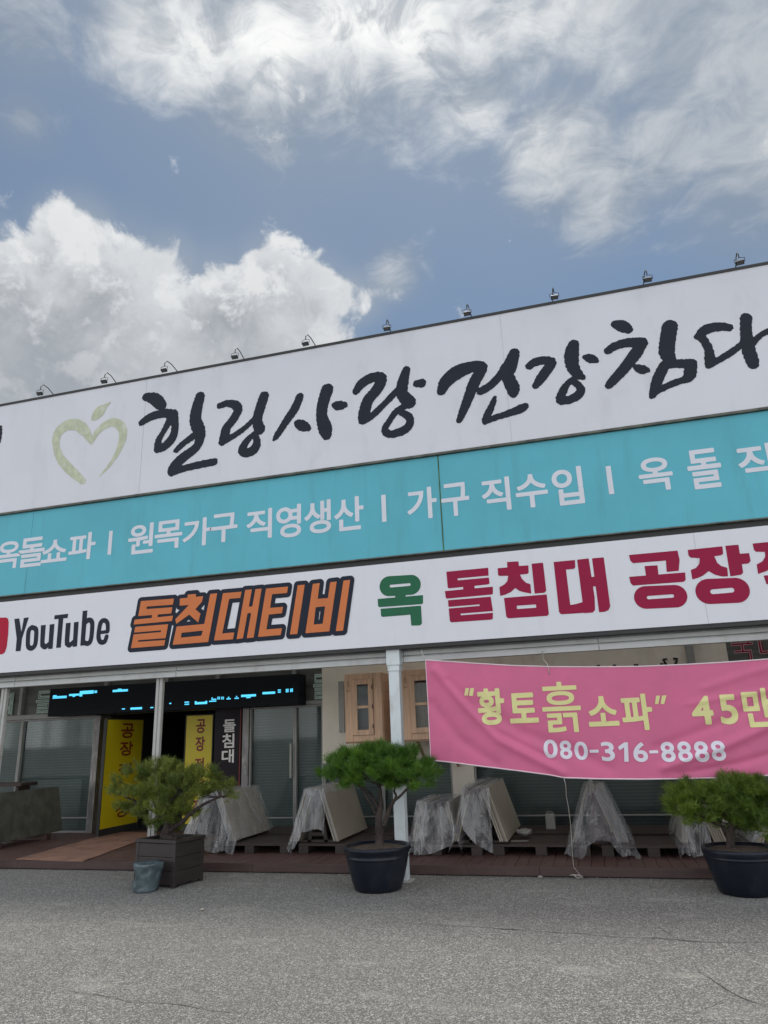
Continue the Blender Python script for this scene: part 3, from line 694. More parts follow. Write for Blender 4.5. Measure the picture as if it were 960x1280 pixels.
row(s2, [('수', 65, 156, 187, 260), ('입', 194, 132, 313, 251), ('|', 391, 121, 413, 219), ('옥', 497, 98, 630, 201), ('돌', 668, 68, 805, 192), ('직', 846, 52, 990, 166)], zoomer(620, 540, 2.8235), TY, 'teal_text', .010)

# ---- lower white board
s3 = empty('block_letter_signboard', (0, SY, Z4), 'white signboard with orange, green and crimson block letters, lowest of the three boards', 'signboard')
spart(s3, 'panel', 'sign_white_clean', XL, XR, SY, 8.655, Z4, Z3)
spart(s3, 'bottom_trim', 'frame_dark', XL, XR, SY+.01, 8.655, Z4-.045, Z4-.002)
spart(s3, 'shadow_gap', 'frame_dark', XL, XR, SY+.06, 8.655, Z3+.002, Z2-.02)  # dark strip in the step below the teal board, standing in for its shadow
for x_ in (-10.6, at(872, 700, SY)[0], 5.2): spart(s3, 'panel_seam', 'seam', x_, x_+.004, SY-.0022, SY+.01, Z4+.002, Z3-.004)
def L3(prims, tf, mat, grow=0.0, lift=.003, h=.006, rough=0.0, name='letter'): return reparent(letter(prims, tf, SY, mat, None, h=h, grow=grow, lift=lift, rough=rough, name=name), s3)
t1, t2, t3 = zoomer(460, 690, 6), zoomer(610, 680, 6), zoomer(770, 670, 5.0526)
L3([C((160, 256, 74), (322, 246, 74)), ('-c', ((172, 256, 10), (310, 244, 10))), P((203, 310), (282, 305), (284, 352), (205, 357)), P((73, 352), (413, 323), (413, 385), (402, 391), (85, 414), (76, 405)),
    P((95, 426), (398, 402), (405, 535), (392, 550), (325, 552), (318, 470), (108, 487), (98, 478))], t1, 'green_vinyl')
L3([P((588, 148), (902, 118), (904, 168), (912, 235), (903, 243), (606, 273), (598, 265)), Nn((672, 198), (925, 175), (925, 190), (673, 213)), P((713, 250), (798, 245), (800, 287), (715, 292)),
    P((577, 293), (937, 260), (937, 312), (928, 319), (592, 350), (583, 342)), P((600, 362), (920, 335), (937, 440), (937, 498), (927, 507), (625, 528), (614, 518)), Nn((590, 413), (838, 393), (838, 404), (590, 425)), Nn((695, 462), (950, 442), (950, 455), (695, 475))], t1, 'crimson')
L3([P((143, 135), (228, 130), (232, 165), (303, 160), (305, 215), (296, 224), (240, 230), (255, 262), (285, 290), (318, 302), (325, 372), (270, 362), (232, 350), (205, 330), (172, 360), (130, 380), (92, 390), (85, 325), (125, 302), (145, 278), (152, 238), (85, 240), (76, 232), (72, 182), (145, 176)),
    P((327, 148), (413, 140), (437, 352), (422, 366), (350, 372)), P((120, 405), (440, 378), (457, 525), (445, 539), (152, 558), (137, 545)), Nn((215, 463), (360, 453), (362, 478), (218, 488))], t2, 'crimson')
L3([P((492, 135), (652, 120), (655, 175), (643, 187), (585, 192), (617, 458), (660, 450), (710, 436), (722, 516), (640, 522), (548, 527), (533, 510)),
    P((668, 118), (755, 108), (800, 400), (803, 495), (786, 514), (720, 519)), P((780, 108), (868, 100), (917, 468), (905, 495), (878, 508), (833, 512)), P((765, 250), (810, 244), (815, 316), (775, 321))], t2, 'crimson')
L3([P((82, 120), (388, 92), (402, 150), (396, 220), (320, 227), (315, 155), (108, 172), (90, 156)), P((180, 190), (262, 185), (268, 247), (190, 254)), P((83, 258), (437, 230), (440, 278), (425, 290), (108, 313), (92, 298)),
    C((190, 388, 74), (373, 380, 74)), ('-c', ((206, 389, 11), (355, 379, 11)))], t3, 'crimson')
L3([P((453, 88), (672, 65), (677, 112), (663, 122), (620, 128), (640, 170), (665, 190), (702, 200), (708, 255), (670, 256), (625, 245), (585, 222), (550, 250), (520, 264), (482, 275), (472, 215), (505, 202), (526, 175), (528, 140), (472, 137), (458, 125)),
    P((690, 62), (773, 55), (782, 112), (840, 108), (850, 158), (836, 174), (795, 178), (803, 232), (790, 245), (722, 255)), C((588, 350, 83), (757, 343, 83)), ('-c', ((612, 352, 16), (730, 342, 16)))], t3, 'crimson')
L3([P((862, 48), (1080, 26), (1085, 78), (1070, 88), (1030, 92), (1050, 140), (1105, 160), (1112, 215), (1050, 212), (995, 185), (955, 220), (897, 240), (888, 180), (925, 160), (942, 130), (940, 100), (885, 100), (872, 90)),
    P((1095, 22), (1180, 14), (1200, 210), (1125, 218)), P((932, 250), (1200, 225), (1215, 380), (1130, 385), (1122, 290), (950, 305))], t3, 'crimson')
q1, q2 = zoomer(150, 710, 6), zoomer(290, 710, 6)
tv = [([P((160, 249), (408, 230), (388, 341), (140, 362)), Nn((205, 290), (412, 275), (408, 294), (202, 309)), P((245, 352), (288, 348), (283, 374), (240, 378)), P((114, 388), (400, 358), (393, 398), (105, 425)),
        P((118, 442), (365, 422), (335, 582), (85, 602)), Nn((96, 486), (312, 468), (310, 481), (96, 499)), Nn((140, 542), (355, 526), (352, 540), (138, 555))], q1),
      ([P((452, 230), (508, 224), (512, 200), (573, 195), (571, 217), (627, 212), (617, 255), (568, 310), (607, 342), (590, 410), (522, 350), (425, 420), (418, 385), (520, 278), (450, 284)), P((428, 440), (635, 420), (680, 195), (732, 190), (665, 555), (398, 577)), Nn((465, 487), (625, 470), (613, 508), (460, 523))], q1),
      ([P((775, 190), (915, 178), (905, 225), (822, 232), (770, 492), (860, 483), (850, 535), (708, 545))], q1),
      ([P((102, 165), (152, 162), (85, 528), (37, 535)), P((120, 292), (180, 286), (170, 336), (112, 341)), P((178, 160), (225, 155), (165, 522), (113, 528))], q2),
      ([P((258, 155), (423, 140), (415, 188), (303, 198), (288, 300), (385, 292), (377, 340), (279, 350), (260, 462), (377, 452), (368, 503), (198, 518))], q2), ([P((495, 130), (548, 126), (492, 495), (437, 500))], q2),
      ([P((608, 120), (660, 114), (645, 232), (722, 226), (738, 108), (787, 102), (732, 475), (553, 490)), Nn((630, 295), (700, 288), (683, 418), (615, 425))], q2), ([P((838, 95), (888, 90), (835, 470), (780, 475))], q2)]
for i, (pr, tf) in enumerate(tv):
    L3(pr, tf, 'navy', grow=.056, lift=.003+.0006*i, name='letter_outline'); L3(pr, tf, 'orange', lift=.010)
y1 = zoomer(0, 740, 6)
L3([P((108, 202), (145, 198), (161, 300), (180, 195), (217, 190), (166, 350), (155, 442), (118, 445), (126, 350))], y1, 'navy', h=.004)
L3([C((240, 265, 16), (270, 280, 17), (272, 330, 17), (264, 395, 17), (240, 421, 17), (213, 410, 17), (210, 360, 17), (217, 290, 17), (240, 265, 16))], y1, 'navy', h=.004)
L3([P((308, 250), (344, 246), (334, 380), (340, 405), (318, 425), (303, 410), (302, 370)), C((322, 395, 18), (340, 412, 17), (372, 385, 14)), P((374, 244), (409, 239), (395, 425), (362, 428))], y1, 'navy', h=.004)
L3([P((410, 175), (512, 163), (508, 195), (475, 198), (457, 416), (422, 420), (440, 202), (407, 205))], y1, 'navy', h=.004)
L3([P((495, 234), (531, 230), (520, 370), (523, 390), (502, 412), (487, 398), (486, 360)), C((504, 382, 18), (522, 399, 17), (552, 372, 14)), P((556, 227), (591, 222), (578, 408), (545, 412))], y1, 'navy', h=.004)
L3([P((621, 142), (656, 138), (636, 400), (603, 404)), C((638, 235, 14), (665, 210, 17), (690, 225, 17), (691, 290, 17), (680, 365, 17), (655, 387, 17), (625, 372, 14)), ], y1, 'navy', h=.004)
L3([C((808, 297, 13), (752, 304, 11)), C((809, 290, 15), (807, 235, 16), (785, 213, 16), (757, 228, 17), (743, 290, 17), (740, 345, 17), (756, 375, 17), (785, 372, 17), (800, 335, 16))], y1, 'navy', h=.004)
o = L3([P((-330, 225), (-300, 205), (-100, 195), (45, 191), (60, 200), (66, 225), (62, 320), (52, 410), (38, 452), (20, 466), (-100, 482), (-320, 500), (-352, 480))], y1, 'youtube_red'); o.name = 'play_badge'
o = L3([P((-215, 282), (-95, 340), (-220, 420))], y1, 'white_letter', lift=.006); o.name = 'play_triangle'

# ------------------------------------------------------------------ floodlights above the top board
words = ['first', 'second', 'third', 'fourth', 'fifth', 'sixth', 'seventh', 'eighth', 'ninth', 'tenth']
lamp0 = None; XS = [-7.79+1.128*i for i in range(10)]
for i, x in enumerate([-10.05, -8.92]+XS+[3.49, 4.62]):
    k = i-2
    lab = f'black floodlight on a bent arm above the brush lettered board, {words[k]} from the left' if 0 <= k < 10 else 'small black floodlight on a bent arm along the roof edge outside the photo'
    if lamp0 is None:
        r = empty('floodlight', (x, 8.56, ZT+.02), lab, 'floodlight', 'floodlights along the top of the sign'); lamp0 = r
        m = MB(); m.tube([(0, .12, -.03), (0, .05, .03), (0, -.16, .09), (0, -.27, .085), (0, -.32, .03), (0, -.325, -.03)], .0065, 6); m.box(-.04, .04, .09, .16, -.04, -.02); m.build('arm', 'lamp', r)
        hm = MB(); tm = Matrix.Translation((0, -.33, -.10)) @ Matrix.Rotation(R(-35), 4, 'X')
        hm.box(-.046, .046, -.028, .028, -.013, .012, .005, tm); h = hm.build('lamp_head', 'lamp', r)
        m = MB(); m.box(-.038, .038, -.022, .022, -.0165, -.0132, .0, tm); m.build('lens', 'lamp_glass', h)
        m = MB(); m.tube([(-.055, -.33, -.10), (-.058, -.33, -.045), (0, -.33, -.028), (.058, -.33, -.045), (.055, -.33, -.10)], .004, 5); m.build('bracket', 'lamp', r)
    else:
        r = lamp0.copy(); COL.objects.link(r); r.location = (x+random.uniform(-.03, .03), 8.56, ZT+.02); r['label'] = lab; r.rotation_euler = (0, 0, R(random.uniform(-6, 6)))
        for ch in list(lamp0.children):
            c = ch.copy(); COL.objects.link(c); c.parent = r
            for gch in ch.children: d = gch.copy(); COL.objects.link(d); d.parent = c

# ================================================================== PORCH: left half
# ---- LED board
LY = 11.40
a = at(63, 860, LY); b = at(373, 880.5, LY); zT = (a[2]+at(373, 843.5, LY)[2])/2; zB = (at(63, 895.5, LY)[2]+b[2])/2
led = empty('led_board', (a[0], LY, zB), 'wide black LED message board with cyan dots over the shop entrance', 'led sign')
spart(led, 'housing', 'led_body', a[0], b[0], LY, WY-.065, zB, zT, bev=.006)
def led_px(tf, rects):
    for x0, y0, x1, y1 in rects:
        m = MB(); c0 = at(*tf(x0, y0), LY); c1 = at(*tf(x1, y1), LY); X0, X1, Z0, Z1_ = c0[0], c1[0], min(c0[2], c1[2]), max(c0[2], c1[2])
        if Z1_-Z0 < .018: Z1_ = Z0+.018
        st = .02; nx = max(1, round((X1-X0)/st)); nz = max(1, round((Z1_-Z0)/st))
        for ii in range(nx):
            for jj in range(nz):
                xx = X0+(X1-X0)*(ii+.5)/nx-a[0]; zz = Z0+(Z1_-Z0)*(jj+.5)/nz-zB
                m.box(xx-.0095, xx+.0095, -.006, -.001, zz-.0095, zz+.0095)
        m.build('led_text', 'led', led)
led_px(zoomer(50, 840, 5.647), [(92, 172, 188, 184), (94, 164, 118, 172), (207, 157, 278, 165), (232, 167, 248, 176), (283, 135, 298, 172), (303, 133, 378, 152), (386, 131, 402, 148), (515, 127, 620, 136), (550, 118, 576, 126), (580, 258, 600, 264), (640, 252, 720, 262), (780, 247, 800, 255), (915, 218, 926, 226)])
led_px(zoomer(210, 840, 4.8), [(10, 185, 18, 192), (100, 178, 127, 184), (100, 190, 127, 197), (162, 182, 235, 191), (162, 176, 172, 182), (225, 172, 235, 182), (248, 172, 290, 178), (262, 160, 290, 168), (262, 152, 268, 160), (297, 148, 303, 165), (306, 148, 312, 165), (320, 148, 326, 165), (329, 148, 336, 165),
                              (352, 158, 376, 164), (360, 148, 368, 156), (400, 155, 425, 160), (408, 143, 416, 152), (440, 137, 528, 146), (470, 150, 496, 156), (568, 121, 643, 130), (660, 105, 677, 112), (660, 117, 677, 124), (708, 102, 714, 122), (717, 101, 723, 121), (734, 100, 740, 120), (743, 99, 749, 119)])
# ---- outline letters fixed to the transom
tl = empty('outline_lettering', (px2x(55, 865), WY-.02, 2.3), 'pale green outline letters on the dark transom panes left of the entrance', 'letter sign')
Zo0, Zo1 = 2.22, 2.62
for ch, p0, p1 in (('대', 6, 16), ('돌', 45, 63), ('침', 66, 80), ('대', 83, 97), ('가', 100, 112), ('돌', 391, 404)):
    o = glyph_outline(ch, px2x(p0, 865), px2x(p1, 865), Zo0, Zo1, WY+.035, 'neon_line', None, .011); reparent(o, tl)
tr = empty('red_outline_lettering', (px2x(920, 815), WY, 2.4), 'crimson letters with pale outlines on the dark transom above the pink banner', 'letter sign')
z8 = zoomer(860, 780, 9.6)
for ch, b0 in (('국', (490, 110, 812, 432)), ('내', (815, 110, 1150, 432))):
    p0 = at(*z8(b0[0], b0[1]), WY); p1 = at(*z8(b0[2], b0[3]), WY)
    reparent(glyph_rect(ch, p0[0], p1[0], p1[2], p0[2], WY-.006, 'crimson', None, .012), tr)
    reparent(glyph_outline(ch, p0[0], p1[0], p1[2], p0[2], WY-.008, 'pale_line', None, .006), tr)
# ---- yellow boards at the entrance
def yellow_board(c0, c1, z0, z1, label, chars):
    v = Vector(c1)-Vector(c0); L = v.length; rz = math.atan2(v.y, v.x)
    r = empty('yellow_signboard', (c0[0], c0[1], DT), label, 'sign', None, rz)
    bx('panel', 'yellow', r, 0, L, 0, .04, z0, z1, bev=.004)
    m = MB(); m.box(-.02, -.002, -.01, .05, 0, z1+.02, .003); m.box(L+.002, L+.02, -.01, .05, 0, z1+.02, .003); m.box(-.001, L+.001, -.006, .046, 0.0, z0-.002, .003); m.box(-.001, L+.001, -.006, .046, z1+.002, z1+.02, .003)
    m.build('frame', 'frame_dark', r)
    for ch, x0, x1, za_, zb_ in chars: glyph_rect(ch, x0*L, x1*L, za_, zb_, 0, 'sign_red', r, .007)
    return r
b0 = atz(123, 1047, DT); Yb = b0[1]; zt_ = at(133.5, 899.5, Yb)[2]-DT; Xe = b0[0]
ht = zt_-.12
def vch(s, zlist, x0=.38, x1=.74): return [(c, x0, x1, a_, b_) for c, (a_, b_) in zip(s, zlist)]
zz = [(.12+ht*f0, .12+ht*f1) for f0, f1 in ((.82, .965), (.65, .79), (.47, .58), (.265, .36), (.075, .215))]
yellow_board((Xe, Yb), (Xe+.02, Yb+1.05), .12, zt_, 'tall yellow standing board with maroon letters at the left side of the entrance', vch('공장전시장', zz))
c0 = at(233.5, 895, 11.92); c1 = at(266, 894, 11.98)
zt2 = c0[2]-DT; ht2 = zt2-.12
zz2 = [(.12+ht2*f0, .12+ht2*f1) for f0, f1 in ((.83, .965), (.66, .80), (.47, .60), (.27, .40), (.08, .22))]
yellow_board((c0[0], 11.92), (c1[0], 11.98), .12, zt2, 'yellow standing board inside the entrance, beside the black hanging banner', vch('공장전시장', zz2))
# ---- black hanging banner
KY = 11.86
k0 = at(269, 886, KY); k1 = at(302.5, 886, KY)
bk = empty('black_banner', (k0[0], KY, DT), 'narrow black vertical banner with white block letters at the right of the entrance', 'banner')
spart(bk, 'panel', 'black_film', k0[0], k1[0], KY, KY+.02, .6, k0[2], bev=.004)
spart(bk, 'edge_strip', 'sign_red', k1[0]-.03, k1[0]-.012, KY-.004, KY-.0005, .62, k0[2]-.02)
spart(bk, 'pole', 'alu', k0[0]+.2, k0[0]+.24, KY+.022, KY+.06, DT, k0[2]-.05)
zk = zoomer(180, 820, 4.3636)
row(bk, [('돌', 433, 347, 500, 414), ('침', 428, 425, 492, 500), ('대', 425, 510, 490, 582)], zk, KY, 'white_letter', .006)
# ---- carpet on the deck
p = [atz(20, 1075, DT), atz(98, 1079, DT), atz(200, 1042, DT), atz(145, 1040, DT)]
crp = MB(); G = []
p[0][1] = max(p[0][1], DY-.01); p[1][1] = DY-.015
for i in range(14):
    rw = []
    for j in range(26):
        u, v = i/13, j/25; q = (1-u)*(1-v)*p[0]+u*(1-v)*p[1]+u*v*p[2]+(1-u)*v*p[3]
        rw.append((q[0], q[1], DT+.012+.006*mnoise.noise((q[0]*3, q[1]*3, 2))))
    G.append(rw)
crp.grid(G); bot = [[(x_, y_, DT+.0045) for x_, y_, z_ in rw] for rw in G]
for a_, b_ in ((G[0], bot[0]), (G[-1], bot[-1]), ([r_[0] for r_ in G], [r_[0] for r_ in bot])): crp.grid([a_, b_])
tag(crp.build('carpet_runner', 'carpet'), 'worn brown carpet runner laid over the deck towards the entrance', 'carpet')

# ================================================================== wooden cabinets on the beige wall
def cabinet(pxl, pxr, depth, ztop, zbot, label, opened=True):
    x0, x1 = at(pxl, 880, WY-depth-.065)[0], at(pxr, 880, WY-depth-.065)[0]; W = x1-x0; H = ztop-zbot
    r = empty('wooden_cabinet', (x0, WY-.0635, zbot), label, 'cabinet', 'wooden wall cabinets')
    m = MB(); t = .05                     # body: open-fronted box of boards
    m.box(0, t, -depth, 0, 0, H, .004); m.box(W-t, W, -depth, 0, 0, H, .004); m.box(t, W-t, -depth, 0, 0, t, .004); m.box(t, W-t, -depth, 0, H-t, H, .004); m.box(t, W-t, -.02, 0, t, H-t)
    n = 7
    for i in range(n): m.box(W+.0005, W+.012, -depth+.004, -.004, H*i/n+.003, H*(i+1)/n-.003, .003)
    m.build('body', 'pine_wood', r)
    m = MB()
    for x_ in (.10, W-.10): m.bar((x_, -.02, -.42), (x_, -depth*.62, -.026), .04, .04)
    m.build('shelf_bracket', 'pine_dark', r)
    bx('trim', 'pine_dark', r, -.012, W+.02, -depth-.004, .0, -.022, -.002, bev=.003)
    ft = .075; d = MB()                    # face frame and door
    for a_ in ((.0, .12, .002, H-.002), (W-.13, W, .002, H-.002)): d.box(a_[0], a_[1], -depth-.028, -depth-.001, a_[2], a_[3], .004)
    d.box(.121, W-.131, -depth-.027, -depth-.001, H-.09, H-.003, .004); d.box(.121, W-.131, -depth-.027, -depth-.001, .003, .09, .004); d.build('face_frame', 'pine_wood', r)
    dr = MB(); x_0, x_1, z_0, z_1 = .125, W-.135, .094, H-.094
    dr.box(x_0, x_0+ft, -depth-.05, -depth-.012, z_0, z_1, .005); dr.box(x_1-ft, x_1, -depth-.05, -depth-.012, z_0, z_1, .005)
    dr.box(x_0+ft, x_1-ft, -depth-.049, -depth-.012, z_0, z_0+ft, .004); dr.box(x_0+ft, x_1-ft, -depth-.049, -depth-.012, z_1-ft, z_1, .004)
    zm = (z_0+z_1)/2-.02; dr.box(x_0+ft, x_1-ft, -depth-.046, -depth-.014, zm, zm+.04, .004)
    do = dr.build('door', 'pine_wood', r)
    for za_, zb_ in ((z_0+ft, zm), (zm+.04, z_1-ft)): bx('pane', 'glass', do, x_0+ft+.001, x_1-ft-.001, -depth-.032, -depth-.028, za_+.001, zb_-.001)
    bx('backboard', 'interior' if opened else 'pine_dark', r, t+.002, W-t-.002, -depth+.25, -depth+.26, t+.002, H-t-.002)
    m = MB()
    for z in (z_0+.12, z_1-.12, (z_0+z_1)/2): m.tube([(x_1-.006, -depth-.057, z-.03), (x_1-.006, -depth-.057, z+.03)], .008, 8)
    m.build('hinge', 'lamp', do)
    m = MB(); m.box(.035, .075, -depth-.033, -depth-.0285, H-.20, H-.11); m.box(.03, .045, -depth-.033, -depth-.0285, H-.27, H-.235); m.box(.06, .075, -depth-.033, -depth-.0285, H-.27, H-.235); m.build('carved_mark', 'pine_dark', r)
    return r
dC = 1.10
zt1 = at(455, 842, WY-dC)[2]; zb1 = at(455, 927, WY-dC)[2]
cabinet(432, 478, dC, zt1, zb1, 'pale wooden cabinet with a glazed door on the beige wall, left of the white post')
cabinet(503.5, 560, dC, zt1+.01, zb1, 'pale wooden cabinet with glazed door, partly hidden by the pink banner', False)
x = px2x(426, 880); part('wall_recess', 'alu', x-.01, x+.09, WY-.09, WY-.062, zb1+.15, zt1-.02, bev=.004)

# ================================================================== pink cloth banner
BY = 8.44
tops = [(532, 825), (560, 827), (590, 829), (640, 832), (690, 833.5), (740, 833.5), (800, 833), (850, 831), (905, 828), (960, 824), (1020, 819), (1090, 812)]
bots = [(536.5, 950), (565, 953), (600, 957.5), (650, 963.5), (690, 969), (704, 972), (745, 973.5), (800, 974), (850, 973.5), (905, 972), (960, 969), (1020, 965), (1090, 960)]
T = [at(a_, b_, BY) for a_, b_ in tops]; B_ = [at(a_, b_, BY) for a_, b_ in bots]
def curve_at(L, x):
    X = [q[0] for q in L]; return float(np.interp(x, X, [q[2] for q in L]))
bx0, bx1 = T[0][0], T[-1][0]
def sm(t): t = min(1, max(0, t)); return t*t*(3-2*t)
def ridge(x, z, pts, wd):
    best = 1e9; s = 0
    for (ax, az), (bx_, bz) in zip(pts[:-1], pts[1:]):
        vx, vz = bx_-ax, bz-az; t = min(1, max(0, ((x-ax)*vx+(z-az)*vz)/(vx*vx+vz*vz+1e-9)))
        d = math.hypot(x-ax-t*vx, z-az-t*vz)
        if d < best: best = d
    return math.exp(-(best/wd)**2)
def w2(a_, b_): q = at(a_, b_, BY); return (q[0], q[2])
folds = [([w2(545, 838), w2(585, 885), w2(625, 925), w2(704, 966)], .05, .030), ([w2(540, 880), w2(575, 925), w2(620, 955)], .06, -.018), ([w2(600, 880), w2(650, 915), w2(720, 940), w2(760, 960)], .07, -.020), ([w2(560, 850), w2(620, 915), w2(690, 950)], .035, -.022),
         ([w2(830, 960), w2(900, 935), w2(1000, 890)], .045, .028), ([w2(850, 968), w2(920, 955), w2(1010, 930)], .035, -.020), ([w2(820, 935), w2(900, 905), w2(1000, 850)], .05, -.016), ([w2(880, 860), w2(940, 840), w2(1010, 825)], .04, .012), ([w2(860, 880), w2(930, 868), w2(1010, 855)], .03, .010),
         ([w2(757, 840), w2(758, 900)], .02, .008), ([w2(776, 836), w2(778, 920)], .016, -.007), ([w2(665, 836), w2(668, 900)], .03, .008)]
def wave(x, z):
    s = .012*math.sin(x*2.1+1)+.006*math.sin(x*5.3+z*3)
    for pts, wd, am in folds: s -= am*ridge(x, z, pts, wd)
    return s
bn = empty('pink_banner', (bx0, BY, curve_at(B_, bx0)), 'pink cloth banner with yellow letters and white phone number hung before the porch', 'banner')
NX, NZ = 170, 60; Gd = []
for i in range(NX+1):
    x = bx0+(bx1-bx0)*i/NX; zt_, zb_ = curve_at(T, x), curve_at(B_, max(x, B_[0][0]))
    Gd.append([(x+(.028*(1-j/NZ) - .028)*0 - (.0)*j, BY+wave(x, zb_+(zt_-zb_)*j/NZ), zb_+(zt_-zb_)*j/NZ) for j in range(NZ+1)])
o = MB().grid(Gd).build('cloth', 'pink', None, True); reparent(o, bn)
for nm, idx in (('top_hem', NZ), ('bottom_hem', 0)):
    o = MB().tube([Gd[i][idx] for i in range(0, NX+1, 2)], .0075, 6).build(nm, 'hem'); reparent(o, bn)
o = MB().tube([Gd[0][j] for j in range(0, NZ+1, 3)], .005, 6).build('side_hem', 'hem'); reparent(o, bn)
n2_, n3_ = zoomer(530, 820, 4.3636), zoomer(740, 820, 4.3636)
row(bn, [('황', 288, 180, 446, 374), ('토', 459, 205, 626, 363), ], n2_, BY, 'pink_text', .013, wave, .006)
row(bn, [('흙', 635, 146, 866, 414)], n2_, BY, 'pink_text', .006, wave, .006)
row(bn, [('소', -31, 222, 149, 380), ('파', 152, 211, 340, 403), ('4', 533, 221, 668, 373), ('5', 684, 212, 803, 371), ('만', 810, 180, 1000, 385), ('원', 1020, 150, 1210, 360)], n3_, BY, 'pink_text', .0115, wave, .006)
row(bn, [('0', 652, 457, 728, 557), ('8', 740, 462, 806, 562), ('0', 820, 468, 894, 567)], n2_, BY, 'white_text', .0065, wave, .006)
row(bn, [('-', 903, 512, 953, 527)], n2_, BY, 'white_text', .0, wave, .006)
row(bn, [('3', 50, 469, 123, 573), ('6', 224, 472, 303, 578), ('8', 376, 469, 453, 578), ('8', 467, 467, 544, 578), ('8', 557, 466, 635, 578), ('8', 648, 463, 726, 571)], n3_, BY, 'white_text', .0065, wave, .006)
reparent(letter([P((176, 473), (194, 473), (199, 575), (178, 575)), P((176, 473), (184, 490), (152, 512), (143, 497))], n3_, BY, 'white_text', None, h=.003, grow=.003, lift=.006, fn=wave), bn)
row(bn, [('-', 312, 516, 362, 530)], n3_, BY, 'white_text', .0, wave, .006)
for tf, pts in ((n2_, ((228, 176), (248, 176), (240, 216), (220, 216))), (n2_, ((254, 176), (275, 176), (268, 218), (247, 218))), (n3_, ((350, 216), (372, 216), (362, 262), (343, 262))), (n3_, ((382, 216), (406, 214), (394, 262), (374, 262)))):
    q = [at(*tf(*p_), BY) for p_ in pts]; m = MB(); m.poly([(a_[0], BY-.006+wave(a_[0], a_[2]), a_[2]) for a_ in q]); reparent(m.build('quote_mark', 'pink_text'), bn)
def rope(pts, label, rad=.006, sag=0):
    o = MB().tube(pts, rad, 6).build('rope', 'rope', None, True); return tag(o, label, 'rope')
tl_ = Gd[0][NZ]
rope([tl_, (tl_[0]-.02, BY+.02, tl_[2]+.02), (tl_[0]-.06, 8.50, tl_[2]+.12)], 'short white rope tying the top left corner of the pink banner')
q = at(686, 832, BY); rope([(q[0], BY-.01, q[2]-.10), (q[0]-.01, BY-.012, q[2]-.03), (q[0]-.015, BY+.01, q[2]+.02), (q[0]-.06, 8.60, q[2]+.08), (q[0]-.07, 8.715, 2.50)], 'short white rope tied over the top edge of the pink banner', .005)
gk = atz(721, 1094, .012); gk[1] = 8.88; q = at(704, 971, BY)
pts = [(q[0], BY-.005, q[2]+.01), (q[0]+.02, BY-.02, q[2]-.08)]
for i in range(1, 9):
    u = i/9; pts.append((q[0]+(gk[0]-q[0])*u+.015*math.sin(u*5), BY+(gk[1]-BY)*u+.01, (q[2]-.08)*(1-u)+.02*u))
for i in range(30): an = i*.85; pts.append((gk[0]+.07*math.cos(an)*(1-i/50)+.02*math.sin(i*2.1), gk[1]+.05*math.sin(an), .012+.004*(i % 7)+.02*abs(math.sin(i*.9))))
rope(pts, 'white rope hanging from the pink banner to a tangle on the ground', .0032)

# ================================================================== sample displays on the deck
def pallet_mesh(W, D, H):
    m = MB(); n = 3
    for i in range(6): m.box(0, W, D*i/6+.004, D*(i+1)/6-.004, H-.028, H, .003)
    bs_ = [MB().box(x_+.002, x_+.138, .006, D-.006, .001, H-.029, .003) for x_ in (0, W/2-.07, W-.14)]
    return m, bs_
PH = .125
ws = ['far left', 'second from the left', 'third from the left', 'under the white post', 'right of the white post', 'below the middle of the banner', 'below the phone number', 'behind the right pot', 'far right']
pal = None; k = 0
for rowi, (y_, n_, x0_) in enumerate(((9.70, 6, -5.35), (10.75, 6, -5.2))):
    for i in range(n_):
        loc = (x0_+i*1.31, y_+random.uniform(-.03, .03), DT)
        near = 'front row' if rowi == 0 else 'back row'
        lab = f'low dark wooden pallet on the deck, {near}, {["first", "second", "third", "fourth", "fifth", "sixth"][i]} from the left'
        if pal is None:
            pal = empty('wooden_pallet', loc, lab, 'pallet', 'dark pallets under the sample displays'); tm_, bm_ = pallet_mesh(1.18, .82, PH); tm_.build('top_boards', 'pallet', pal); [q_.build('stringer', 'pallet', pal) for q_ in bm_]
        else:
            r = pal.copy(); COL.objects.link(r); r.location = loc; r['label'] = lab
            for ch in list(pal.children): c = ch.copy(); COL.objects.link(c); c.parent = r
DZ = DT+PH+.001
def slab(p_bot, p_top, y0, y1, th, mat, label, group, side):
    """a board leaning in the X-Z plane, long in Y; thickness grows to the given side"""
    b_ = Vector((p_bot[0], 0, p_bot[1])); t_ = Vector((p_top[0], 0, p_top[1])); d = (t_-b_); L = d.length; d.normalize()
    nrm = Vector((d.z, 0, -d.x))*side
    m = MB(); mt = Matrix(((0, nrm.x, d.x, b_.x), (1, 0, 0, 0), (0, nrm.z, d.z, b_.z), (0, 0, 0, 1)))
    m.box(y0, y1, 0, th, 0, L, .003, mt); o = m.build('stone_slab', mat); return tag(o, label, 'slab', group)
